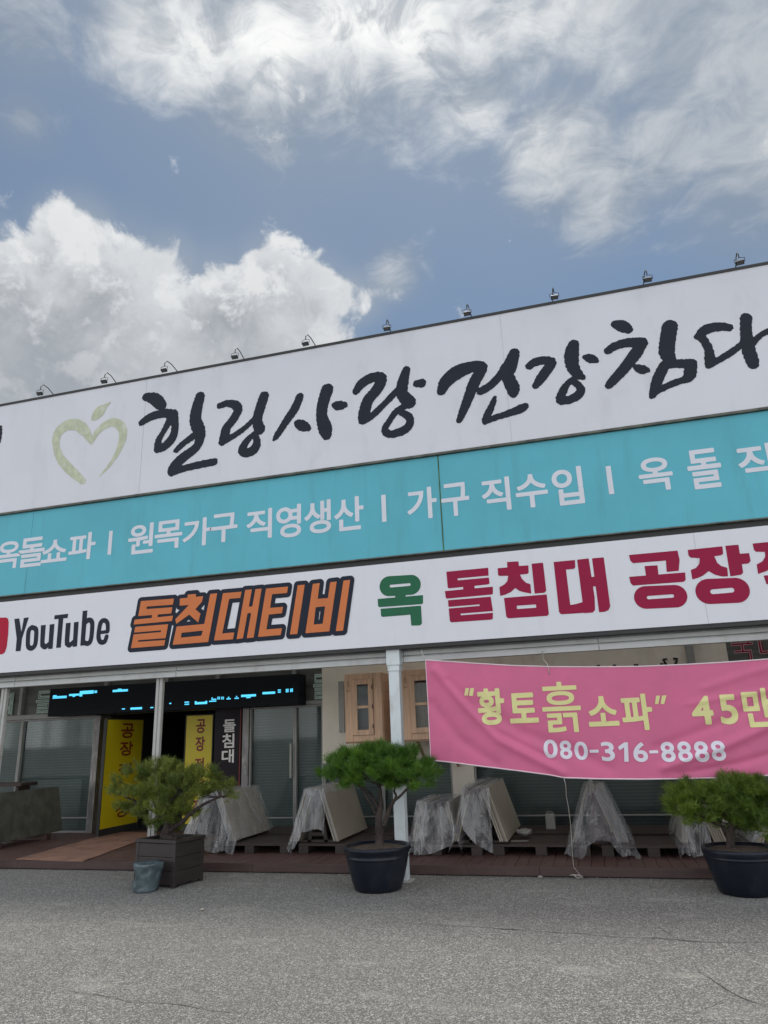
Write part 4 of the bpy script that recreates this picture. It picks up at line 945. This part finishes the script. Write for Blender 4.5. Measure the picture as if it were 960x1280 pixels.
def display(xc, y0, depth, H, wb, wt, nL, nR, where, z0=DZ, faceR='slab', faceL='slab'):
    r = empty('slab_rack', (xc, y0, z0), f'dark timber A-shaped rack carrying the stone slabs {where}', 'rack')
    for y_ in (.12, depth-.12):
        m = MB(); m.bar((-wb+.22, y_, 0), (-.015, y_, H-.06), .04, .05); m.bar((wb-.22, y_, 0), (.015, y_, H-.06), .04, .05); m.bar((-wb+.25, y_, .10), (wb-.25, y_, .10), .03, .04)
        m.build('side_frame', 'pallet', r)
    bx('ridge_bar', 'pallet', r, -.03, .03, .06, depth-.06, H-.09, H-.03); bx('foot_rail', 'pallet', r, -wb+.02, wb-.02, .10, .15, 0.0, .03); bx('foot_rail', 'pallet', r, -wb+.02, wb-.02, depth-.15, depth-.10, 0.0, .03)
    for side, n, fm in ((-1, nL, faceL), (1, nR, faceR)):
        for i in range(n):
            off = .028*(n-1-i); mm = fm if i == 0 else random.choice(['slab', 'slab_grey', 'slab'])
            dy = random.uniform(-.012, .012) if i else -.02
            h = H-(0.0 if i == 0 else random.uniform(0, .05))
            out = wb-.028*i; outt = wt-.028*i
            tx = outt+(out-outt)*(1-(h/H)) if H else outt
            slab((xc+side*out, z0+.033), (xc+side*tx, z0+h), y0+dy, y0+depth+dy, .022, mm, f'{"right" if side > 0 else "left"} leaning stone slab, one of the stack {where}', f'{"right" if side > 0 else "left"} leaning slabs {where}', -side)
def drape(xc, y0, depth, H, wb, wt, where, u0=0.0, u1=1.0, hem=None, z0=DZ, back=1.0, spread=.03, seed=0, floorz=DT+.006, flare=.11):
    """a film sheet: over the rack from front to back, and hanging down over its near end"""
    e = .028; O = [(xc-wb-e-.02, z0+.0), (xc-wt-e, z0+H+.006), (xc+wt+e, z0+H+.006), (xc+wb+e+.02, z0+.0)]
    seg = [math.dist(O[i], O[i+1]) for i in range(3)]; tot = sum(seg)
    def outl(u):
        s = u*tot
        for i in range(3):
            if s <= seg[i] or i == 2:
                t = min(1, s/seg[i]); return (O[i][0]+(O[i+1][0]-O[i][0])*t, O[i][1]+(O[i+1][1]-O[i][1])*t)
            s -= seg[i]
    NU, ND, NH = 76, 16, 30; G = []
    hem = hem or (lambda u: 0.0)
    for a_ in range(NU+1):
        u = u0+(u1-u0)*a_/NU; X, Z = outl(u); rw = []
        for j in range(ND):
            v = j/ND; y = y0+depth*back*(1-v)
            nx = mnoise.noise((u*5+seed, y*3, seed)); nn = mnoise.noise((u*17+seed, y*7, seed+3))
            out = .010+.012*abs(nx)+.006*nn; sx = (X-xc)/(abs(X-xc)+.05)
            rw.append((X+sx*out, y, max(Z+out*.8+(.012*math.sin(y*9+seed) if False else 0), floorz)))
        top = Z+.008; bottom = max(floorz+.0, floorz+hem(u))
        for j in range(NH+1):
            v = j/NH; fall = max(0, top-bottom)
            z = top-fall*v
            fold = math.sin(u*27+seed*2+1.5*math.sin(v*2+u*7))*.6+math.sin(u*49+seed+v)*.18+.28*mnoise.noise((u*9+seed, v*1.5, seed))
            amp = .010+.048*v
            y = y0-.03-flare*v*(.75+.25*math.sin(u*7+seed))-amp*fold-.02*math.sin(min(1, v*6)*math.pi/2)
            x = X+(X-xc)*spread*v+.012*v*mnoise.noise((u*12, v*3, seed+9))
            rw.append((x, y, z))
        G.append(rw)
    o = MB().grid(G).build('plastic_sheet', 'plastic', None, True)
    return tag(o, f'dusty clear plastic sheet draped over the slabs {where}', 'plastic sheet', 'plastic sheets over the slabs')
def hem_gap(c, wd, hgt, base=.02, wob=.05, s=0): return lambda u: base+hgt*math.exp(-((u-c)/wd)**2)+wob*abs(math.sin(u*9+s))+.012*math.sin(u*31+s)
# heights from the photograph
def zat(px, py, Y): return at(px, py, Y)[2]
def xat(px, py, Y): return at(px, py, Y)[0]
W1 = 'behind the brown box planter'
yf = 9.75; xc1 = (xat(235, 1040, yf)+xat(292, 1040, yf))/2; 
display(xc1, yf, 1.15, .66, .40, .14, 4, 4, W1); drape(xc1, yf, 1.15, .66, .40, .14, W1, 0.0, .97, hem_gap(.35, .10, .16, .0, .05, s=1), seed=1.3, flare=.14)
W2 = 'left of the middle round pot'
xc2 = (xat(364, 1054, yf)+xat(424, 1060, yf))/2; wb2 = (xat(424, 1060, yf)-xat(364, 1054, yf))/2
H2 = zat(400, 986, yf)-DZ
display(xc2, yf, 1.30, H2, wb2, .13, 4, 3, W2); drape(xc2, yf, 1.30, H2, wb2-.03, .12, W2, 0.0, .63, hem_gap(.5, .16, .30, .0, .06, s=2), seed=4.1)
W3 = 'beside the white post'
x3a, x3b = xat(516, 1058, yf), xat(574, 1058, yf); H3 = zat(540, 1002, yf)-DZ
display((x3a+x3b)/2, yf, 1.0, H3, (x3b-x3a)/2, .19, 4, 2, W3); drape((x3a+x3b)/2, yf, 1.0, H3, (x3b-x3a)/2, .19, W3, 0.0, 1.0, hem_gap(.78, .15, .25, .0, .03, s=3), seed=6.2, flare=.10)
W4 = 'under the left half of the pink banner'
x4a, x4b = xat(566, 1060, yf), xat(636, 1062, yf); H4 = zat(588, 984, yf)-DZ
display((x4a+x4b)/2, yf, 1.6, H4, (x4b-x4a)/2, .15, 3, 4, W4); drape((x4a+x4b)/2, yf, 1.6, H4, (x4b-x4a)/2-.03, .145, W4, 0.0, .60, hem_gap(.30, .16, .42, .0, .05, s=5), seed=8.4)
W5 = 'under the phone number of the pink banner'
yf5 = 9.72; x5a, x5b = xat(712, 1060, yf5), xat(792, 1060, yf5); H5 = zat(745, 985, yf5)-DZ
display((x5a+x5b)/2, yf5, .95, H5, (x5b-x5a)/2-.04, .10, 2, 5, W5, faceR='slab_grey'); drape((x5a+x5b)/2, yf5, .95, H5, (x5b-x5a)/2-.03, .10, W5, 0.0, 1.0, hem_gap(.52, .12, .20, .0, .04, s=7), seed=10.7, flare=.34, spread=.12)
W6 = 'behind the right round pot'
x6a, x6b = xat(852, 1060, yf5), xat(910, 1060, yf5); H6 = zat(870, 1000, yf5)-DZ
display((x6a+x6b)/2, yf5, 1.0, H6, (x6b-x6a)/2, .12, 3, 5, W6); drape((x6a+x6b)/2, yf5, 1.0, H6, (x6b-x6a)/2, .12, W6, 0.0, .55, hem_gap(.75, .15, .3, .0, .05, s=9), seed=12.9, flare=.12)
W7 = 'at the right edge of the photo'
x7a = xat(938, 1050, yf5)
display(x7a+.42, yf5, 1.0, H6, .42, .14, 5, 3, W7, faceL='slab_grey'); drape(x7a+.42, yf5, 1.0, H6, .42, .14, W7, 0.0, 1.0, hem_gap(.5, .3, .45, .05, .05, s=4), seed=14.9)
# dark slab rack at the far left with a bench behind
pn, pf = atz(-12, 1052, .2), atz(78, 1038, .2)
ztop = at(68, 983, pf[1])[2]
y0d, y1d = pn[1]-.4, pf[1]
WD = 'at the far left of the deck'
zb_ = .2
for y_, wh in ((y0d+.2, 'near'), (y1d-.45, 'far')):
    m = MB(); m.box(pf[0]-.55, pf[0]+.06, y_, y_+.10, DT, zb_-.002, .004); tag(m.build('timber_block', 'fascia'), f'dark timber bearer under the {wh} end of the dark leaning slab', 'timber', 'bearers under the dark slab')
slab((pf[0], zb_), (pf[0]-.16, ztop), y0d, y1d, .025, 'slab_dark', 'large dark grey stone slab leaning at the far left of the deck', None, -1)
m = MB(); m.box(pf[0]-.42, pf[0]-.20, y0d+.05, y1d-.08, zb_, ztop-.02); tag(m.build('slab_crate', 'pallet'), 'dark timber crate that props the dark slab at the left', 'crate')
tx = at(36, 978, 10.95); bt = empty('side_bench', (tx[0], 10.95, DT), 'dark narrow bench in front of the left shop window', 'bench')
bx('top', 'pallet', bt, -1.6, 0, -.18, .22, tx[2]-DT-.05, tx[2]-DT, bev=.006)
for x_ in (-1.5, -.16): bx('leg', 'pallet', bt, x_, x_+.06, -.12, .16, 0, tx[2]-DT-.052, bev=.004)
# small things under the banner
q = at(690, 1038, 11.3); cn = empty('white_can', (q[0], 11.16, DT+PH), 'white square can standing on a pallet under the banner', 'can')
bx('body', 'white_plastic', cn, -.065, .065, -.055, .055, .0, .20, bev=.012); bx('label_panel', 'alu', cn, .005, .045, -.0575, -.0555, .03, .17); MB().tube([(-.04, 0, .20), (-.04, 0, .225), (.04, 0, .225), (.04, 0, .20)], .007, 6).build('handle', 'white_plastic', cn)
q = atz(655, 1048, DT+PH); m = MB(); bmesh.ops.create_icosphere(m.bm, subdivisions=3, radius=.10)
for v in m.bm.verts: v.co.z = max(-.06, v.co.z*.45); v.co += Vector(mnoise.noise_vector(v.co*9))*.055; v.co.z = max(-.075, v.co.z)
o = m.build('white_bag', 'bag', None, True); o.location = (q[0], q[1]+.05, DT+PH+.07); tag(o, 'crumpled white plastic bag beside the slabs under the banner', 'bag')
q = atz(648, 1053, DT+PH); m = MB(); m.grid([[(q[0]+.22*i/6-.1, q[1]+.12*j/5, DT+PH+.006+.008*abs(mnoise.noise((i*.9, j*.8, 4)))) for j in range(6)] for i in range(7)]); tag(m.build('rag', 'rag', None, True), 'small pale rag on the pallet edge below the white bag', 'rag')
q = atz(676, 1096, 0); m = MB(); bmesh.ops.create_icosphere(m.bm, subdivisions=2, radius=.028); m.jitter(.012, 30)
for v in m.bm.verts: v.co.z = max(-.012, v.co.z*.5)
o = m.build('litter', 'bag'); o.location = (q[0], min(q[1], DY-.04), .012); tag(o, 'scrap of white litter on the asphalt at the deck edge', 'litter')
q = atz(253, 1138, 0); m = MB(); bmesh.ops.create_icosphere(m.bm, subdivisions=2, radius=.022); m.jitter(.01, 30)
for v in m.bm.verts: v.co.z = max(-.01, v.co.z*.5)
o = m.build('litter', 'dust'); o.location = (q[0], q[1], .01); tag(o, 'small pale scrap on the asphalt right of the planter', 'litter')

m = MB()
for k in range(420):
    x_ = random.uniform(-9.5, 3.2); y_ = DY-.02-abs(random.gauss(0, .22)); r_ = random.uniform(.004, .011)
    bmesh.ops.create_icosphere(m.bm, subdivisions=1, radius=r_, matrix=Matrix.Translation((x_, y_, r_*.4)) @ Matrix.Diagonal((1, random.uniform(.6, 1.2), .6, 1)))
tag(m.build('grit', 'dust'), None, None, None, 'stuff')
# ================================================================== pots and pines
def round_pot(x, y, label, rim=.37, H=.44):
    r = empty('round_pot', (x, y, 0), label, 'plant pot', 'round navy plant pots')
    prof = [(.235, 0.0), (.255, .012), (.285, .10), (.315, .21), (.337, .31), (.338, .318), (.345, .322), (.346, .335), (.342, .34), (.352, H-.055), (rim, H-.045), (rim+.004, H-.02), (rim, H), (rim-.03, H), (rim-.035, H-.05), (rim-.05, H-.06)]
    MB().lathe(prof, 56).build('shell', 'pot', r, True)
    m = MB(); G = [[(rr*math.cos(a_*math.pi/24), rr*math.sin(a_*math.pi/24), H-.035+.03*(1-(rr/.33)**2)+.010*mnoise.noise((rr*9*math.cos(a_*math.pi/24), rr*9*math.sin(a_*math.pi/24), x))) for a_ in range(49)] for rr in np.linspace(.004, rim-.037, 14)]
    m.grid(G).build('soil', 'soil', r, True)
    m = MB()
    for a_ in (.5, 2.1, 3.6, 5.2): m.box(.19*math.cos(a_)-.03, .19*math.cos(a_)+.03, .19*math.sin(a_)-.03, .19*math.sin(a_)+.03, -.0, .0)if False else None
    return r
def limb(m, pts, r0, r1, seg=9, wob=.012):
    P_ = catmull([np.array(p_) for p_ in pts], 6); n = len(P_); rs = []
    out = []
    for i, p_ in enumerate(P_):
        t = i/(n-1); out.append(Vector(p_)+Vector(mnoise.noise_vector(Vector(p_)*9))*wob*(.2 if i == 0 else 1)); rs.append((r0+(r1-r0)*t)*(1+.18*mnoise.noise(Vector(p_)*14)))
    m.tube(out, rs, seg)
def needles(name, parent, pads, mat, ntuft, nneed, nlen, seed):
    rg = np.random.default_rng(seed); V = []; tint = []
    vol = np.array([(p_[3]*p_[4]+p_[3]*p_[5]+p_[4]*p_[5]) for p_ in pads]); vol /= vol.sum()
    for k, p_ in enumerate(pads):
        c = np.array(p_[:3]); rad = np.array(p_[3:6]); n = int(ntuft*vol[k]); base = rg.random()
        d = rg.normal(size=(n, 3)); d /= np.linalg.norm(d, axis=1)[:, None]; d[:, 2] = np.where((d[:, 2] < -.35) & (rg.random(n) < .75), -d[:, 2], d[:, 2])
        rr = rg.uniform(.45, 1.0, n)**.5; rr *= rg.uniform(.85, 1.12, n)
        nc = max(3, n//11); cd = d[:nc]*rr[:nc, None]; own = rg.integers(0, nc, n); ctint = rg.random(nc)
        d = d[own]+rg.normal(size=(n, 3))*.22; d /= np.linalg.norm(d, axis=1)[:, None]
        pos = c+cd[own]*rad+rg.normal(size=(n, 3))*np.array([.032, .032, .020])
        for i in range(n):
            ax = d[i]*np.array([.8, .8, .6])+np.array([0, 0, .55]); ax /= np.linalg.norm(ax)
            nd = rg.normal(size=(nneed, 3)); nd /= np.linalg.norm(nd, axis=1)[:, None]
            nd = nd*.85+ax*rg.uniform(.5, 1.2); nd /= np.linalg.norm(nd, axis=1)[:, None]
            L = nlen*rg.uniform(.7, 1.15, nneed)[:, None]
            st = pos[i]+ax*rg.uniform(-.035, .03, nneed)[:, None]
            sd = np.cross(nd, rg.normal(size=(nneed, 3))); sd /= (np.linalg.norm(sd, axis=1)[:, None]+1e-9)
            wdt = rg.uniform(.0016, .0028, nneed)[:, None]
            V.append(np.stack([st-sd*wdt, st+sd*wdt, st+nd*L], 1).reshape(-1, 3))
            tv_ = np.clip(base*.25+ctint[own[i]]*.5+rg.random()*.35-.05, 0, 1); tint.append(np.full(nneed*3, tv_))
    V = np.concatenate(V); tint = np.concatenate(tint); n = len(V)
    me = bpy.data.meshes.new(name); me.vertices.add(n); me.vertices.foreach_set('co', V.astype(np.float32).ravel())
    me.loops.add(n); me.loops.foreach_set('vertex_index', np.arange(n, dtype=np.int32)); me.polygons.add(n//3)
    me.polygons.foreach_set('loop_start', np.arange(0, n, 3, dtype=np.int32)); me.update(calc_edges=True)
    at_ = me.attributes.new('tuft', 'FLOAT', 'POINT'); at_.data.foreach_set('value', tint.astype(np.float32))
    return link(name, me, mat, parent)
def pine(loc, label, trunk, limbs, pads, mat, seed, ntuft=1500, nneed=26, nlen=.085):
    r = empty('bonsai_pine', loc, label, 'pine tree'); rot = 0
    m = MB(); limb(m, trunk[0], trunk[1], trunk[2], 12, .02); m.build('trunk', 'bark', r, True)
    for pts, a_, b_ in limbs: m = MB(); limb(m, pts, a_, b_, 7); m.build('branch', 'bark', r, True)
    # twigs from the branch ends into every pad
    ends = [np.array(l[0][-1]) for l in limbs]+[np.array(trunk[0][-1])]
    m = MB()
    for p_ in pads:
        c = np.array(p_[:3]); e = min(ends, key=lambda q_: np.linalg.norm(q_-c))
        for k_ in range(5):
            tgt = c+np.array([random.uniform(-.7, .7)*p_[3], random.uniform(-.7, .7)*p_[4], random.uniform(-.2, .4)*p_[5]]); mid = (e+tgt)/2+np.array([0, 0, -.03])
            limb(m, [e, mid, tgt], .009, .003, 5, .01)
    m.build('twigs', 'bark', r, True)
    needles('crown', r, pads, mat, ntuft, nneed, nlen, seed); return r
def pxpad(base, Yc, px, py, rx, ry, dy=0.0, rz=None):
    """a needle pad at a photo point on the plane Yc+dy, radii in photo pixels, relative to base"""
    q = at(px, py, Yc+dy); s = np.linalg.norm(at(px+1, py, Yc+dy)-q)
    return (q[0]-base[0], q[1]-base[1], q[2]-base[2], rx*s, rx*s*.95, ry*s)
def pxpt(base, Yc, px, py, dy=0.0): q = at(px, py, Yc+dy); return (q[0]-base[0], q[1]-base[1], q[2]-base[2])

# middle pine in a round pot
PM = (-2.47, 8.18); round_pot(PM[0], PM[1], 'navy round plant pot in front of the white post')
bs = np.array([PM[0]-.0, PM[1], .40]); Yc = PM[1]
pine(tuple(bs), 'lush dark green bonsai pine with two bare forked stems in the middle pot',
     ([pxpt(bs, Yc, 474, 1062)[:2]+(-.02,), pxpt(bs, Yc, 474, 1035), pxpt(bs, Yc, 475, 1015), pxpt(bs, Yc, 477, 1000), pxpt(bs, Yc, 474, 980)], .052, .016),
     [([pxpt(bs, Yc, 480, 1030), pxpt(bs, Yc, 487, 1012), pxpt(bs, Yc, 492, 1002, -.05), pxpt(bs, Yc, 503, 992, -.08), pxpt(bs, Yc, 512, 984, -.08)], .026, .011), ([pxpt(bs, Yc, 488, 1010, -.02), pxpt(bs, Yc, 495, 996), pxpt(bs, Yc, 492, 988, .03), pxpt(bs, Yc, 498, 978, .03)], .017, .009),
      ([pxpt(bs, Yc, 474, 1012), pxpt(bs, Yc, 466, 1000, .05), pxpt(bs, Yc, 460, 990, .06), pxpt(bs, Yc, 448, 978, .05)], .022, .009), ([pxpt(bs, Yc, 470, 1018), pxpt(bs, Yc, 460, 1000, -.08), pxpt(bs, Yc, 452, 985, -.1), pxpt(bs, Yc, 436, 974, -.1)], .016, .008)],
     [pxpad(bs, Yc, 420, 962, 22, 13), pxpad(bs, Yc, 440, 952, 26, 14, .1), pxpad(bs, Yc, 432, 968, 24, 14, -.15), pxpad(bs, Yc, 470, 948, 32, 14, .05), pxpad(bs, Yc, 462, 966, 28, 16, -.1), pxpad(bs, Yc, 498, 952, 30, 15, .0), pxpad(bs, Yc, 488, 968, 24, 15, -.2),
      pxpad(bs, Yc, 519, 962, 24, 16, .05), pxpad(bs, Yc, 522, 974, 22, 15, -.1), pxpad(bs, Yc, 508, 972, 20, 13, .2), pxpad(bs, Yc, 475, 955, 34, 14, .3), pxpad(bs, Yc, 477, 978, 14, 9, -.05)], 'needle_lush', 3, 2300, 26, .085)
# right pine
PR_ = (1.225, 8.36); round_pot(PR_[0], PR_[1], 'navy round plant pot at the right under the banner', rim=.355, H=.41)
bs2 = np.array([PR_[0], PR_[1], .37]); Yc = PR_[1]
pine(tuple(bs2), 'spreading yellowish green bonsai pine in the right pot', ([pxpt(bs2, Yc, 916, 1070)[:2]+(-.02,), pxpt(bs2, Yc, 914, 1050), pxpt(bs2, Yc, 913, 1040), pxpt(bs2, Yc, 918, 1025)], .045, .03),
     [([pxpt(bs2, Yc, 913, 1042), pxpt(bs2, Yc, 900, 1032, -.05), pxpt(bs2, Yc, 886, 1026, -.08), pxpt(bs2, Yc, 872, 1018, -.08)], .016, .008), ([pxpt(bs2, Yc, 916, 1032), pxpt(bs2, Yc, 905, 1020), pxpt(bs2, Yc, 890, 1005)], .02, .01), ([pxpt(bs2, Yc, 917, 1030), pxpt(bs2, Yc, 935, 1018), pxpt(bs2, Yc, 955, 1010)], .02, .01)],
     [pxpad(bs2, Yc, 856, 1007, 22, 13), pxpad(bs2, Yc, 868, 992, 28, 14, .05), pxpad(bs2, Yc, 868, 1021, 22, 13, -.15), pxpad(bs2, Yc, 896, 997, 30, 17, -.1), pxpad(bs2, Yc, 921, 985, 30, 15, .05), pxpad(bs2, Yc, 918, 1012, 30, 18, -.05), pxpad(bs2, Yc, 906, 1025, 22, 10, .1), pxpad(bs2, Yc, 946, 997, 28, 18, .0), pxpad(bs2, Yc, 951, 1027, 24, 16, -.1),
      pxpad(bs2, Yc, 978, 997, 26, 16, .0), pxpad(bs2, Yc, 984, 1025, 26, 16, .1), pxpad(bs2, Yc, 931, 1002, 36, 14, .3), pxpad(bs2, Yc, 934, 1037, 16, 10, .05)], 'needle_mid', 5, 2500, 26, .08)
# brown box planter and the left pine
cor = atz(217, 1111, 0); rz = R(-11); W_, D_, H_ = .62, .50, .50
pc = (cor[0], cor[1]); bp = empty('box_planter', (pc[0], pc[1], 0), 'dark brown square timber planter standing on the asphalt', 'planter', None, rz)
for i in range(3):
    z0, z1 = .03+i*.145, .03+i*.145+.141
    m = MB(); m.box(-W_+.05, -.05, 0.004, .03, z0, z1, .004); m.box(-W_+.05, -.05, D_-.03, D_-.004, z0, z1, .004); m.box(-W_+.004, -W_+.03, .05, D_-.05, z0, z1, .004); m.box(-.03, -.004, .05, D_-.05, z0, z1, .004); m.build('side_board', 'planter', bp)
for x_ in (-W_, -.05):
    for y_ in (0, D_-.05): bx('corner_post', 'planter', bp, x_, x_+.0495, y_, y_+.0495, 0, .468, bev=.004)
m = MB()
for a_ in ((-W_-.012, .012, -.012, .055), (-W_-.012, .012, D_-.055, D_+.012), (-W_-.012, -W_+.055, .0555, D_-.0555), (-.055, .012, .0555, D_-.0555)): m.box(*a_, .469, .505, .005)
m.build('rim', 'planter', bp)
m = MB(); m.grid([[(-W_+.057+(W_-.114)*i/12, .057+(D_-.114)*j/10, .455+.02*mnoise.noise((i*.5, j*.5, 3))) for j in range(11)] for i in range(13)]); m.build('soil', 'soil', bp, True)
pcx = Matrix.Rotation(rz, 3, 'Z') @ Vector((-W_/2+.08, D_/2, 0)); bs3 = np.array([pc[0]+pcx.x, pc[1]+pcx.y, .45]); Yc = float(bs3[1])
pine(tuple(bs3), 'olive green bonsai pine with one long dark sloping branch in the box planter', ([(0, 0, -.02), pxpt(bs3, Yc, 207, 1045), pxpt(bs3, Yc, 212, 1034), pxpt(bs3, Yc, 208, 1022), pxpt(bs3, Yc, 205, 1010)], .075, .04),
     [([pxpt(bs3, Yc, 211, 1040), pxpt(bs3, Yc, 228, 1026, -.05), pxpt(bs3, Yc, 250, 1008, -.08), pxpt(bs3, Yc, 276, 995, -.08)], .034, .012), ([pxpt(bs3, Yc, 208, 1024), pxpt(bs3, Yc, 190, 1012), pxpt(bs3, Yc, 170, 1002)], .025, .01), ([pxpt(bs3, Yc, 206, 1014), pxpt(bs3, Yc, 215, 1000), pxpt(bs3, Yc, 228, 985)], .025, .01), ([pxpt(bs3, Yc, 209, 1028), pxpt(bs3, Yc, 198, 1016, .1), pxpt(bs3, Yc, 188, 990, .12)], .022, .01)],
     [pxpad(bs3, Yc, 148, 988, 17, 11), pxpad(bs3, Yc, 166, 974, 24, 14, .05), pxpad(bs3, Yc, 174, 998, 27, 16, -.1), pxpad(bs3, Yc, 166, 1016, 22, 12, -.08), pxpad(bs3, Yc, 197, 970, 28, 14, .1), pxpad(bs3, Yc, 207, 991, 32, 18, -.15), pxpad(bs3, Yc, 217, 968, 28, 13, .15), pxpad(bs3, Yc, 196, 1016, 28, 15, -.12), pxpad(bs3, Yc, 238, 986, 30, 16, -.05),
      pxpad(bs3, Yc, 252, 974, 25, 12, .1), pxpad(bs3, Yc, 268, 969, 15, 8, .05), pxpad(bs3, Yc, 265, 990, 23, 12, .0), pxpad(bs3, Yc, 284, 991, 11, 8, -.05), pxpad(bs3, Yc, 225, 1011, 26, 14, -.1), pxpad(bs3, Yc, 205, 1030, 26, 10, .0), pxpad(bs3, Yc, 232, 1018, 20, 9, .1), pxpad(bs3, Yc, 205, 988, 34, 12, .3)], 'needle_olive', 9, 2000, 24, .068)
# crumpled grey bucket
gb = atz(174, 1117, 0)
m = MB(); G = []
for a_ in range(37):
    an = a_*2*math.pi/36; rw = []
    for j in range(13):
        v = j/12; rad_ = .130+.028*v; z = .295*v
        q = Vector((math.cos(an)*1.02, math.sin(an), z*6)); rad_ += .022*mnoise.noise(q*1.5)+.016*mnoise.noise(q*3.1)+.007*mnoise.noise(q*7)
        rw.append((rad_*math.cos(an)+.02*v, rad_*math.sin(an), z+(.012*mnoise.noise(q*1.3) if j == 12 else 0)))
    cen = [((.100-.02*k_)*math.cos(an)+.02, (.100-.02*k_)*math.sin(an), .285-.012*k_) for k_ in range(5)]
    G.append([(0.002*math.cos(an), .002*math.sin(an), 0)]+rw+cen)
m.grid(G); bmesh.ops.remove_doubles(m.bm, verts=m.bm.verts[:], dist=.0005)
o = m.build('plastic_bucket', 'bucket', None, True); o.location = (gb[0], gb[1]+.13, 0); tag(o, 'crumpled grey blue plastic tub in front of the box planter', 'tub')
bpy.context.view_layer.update()
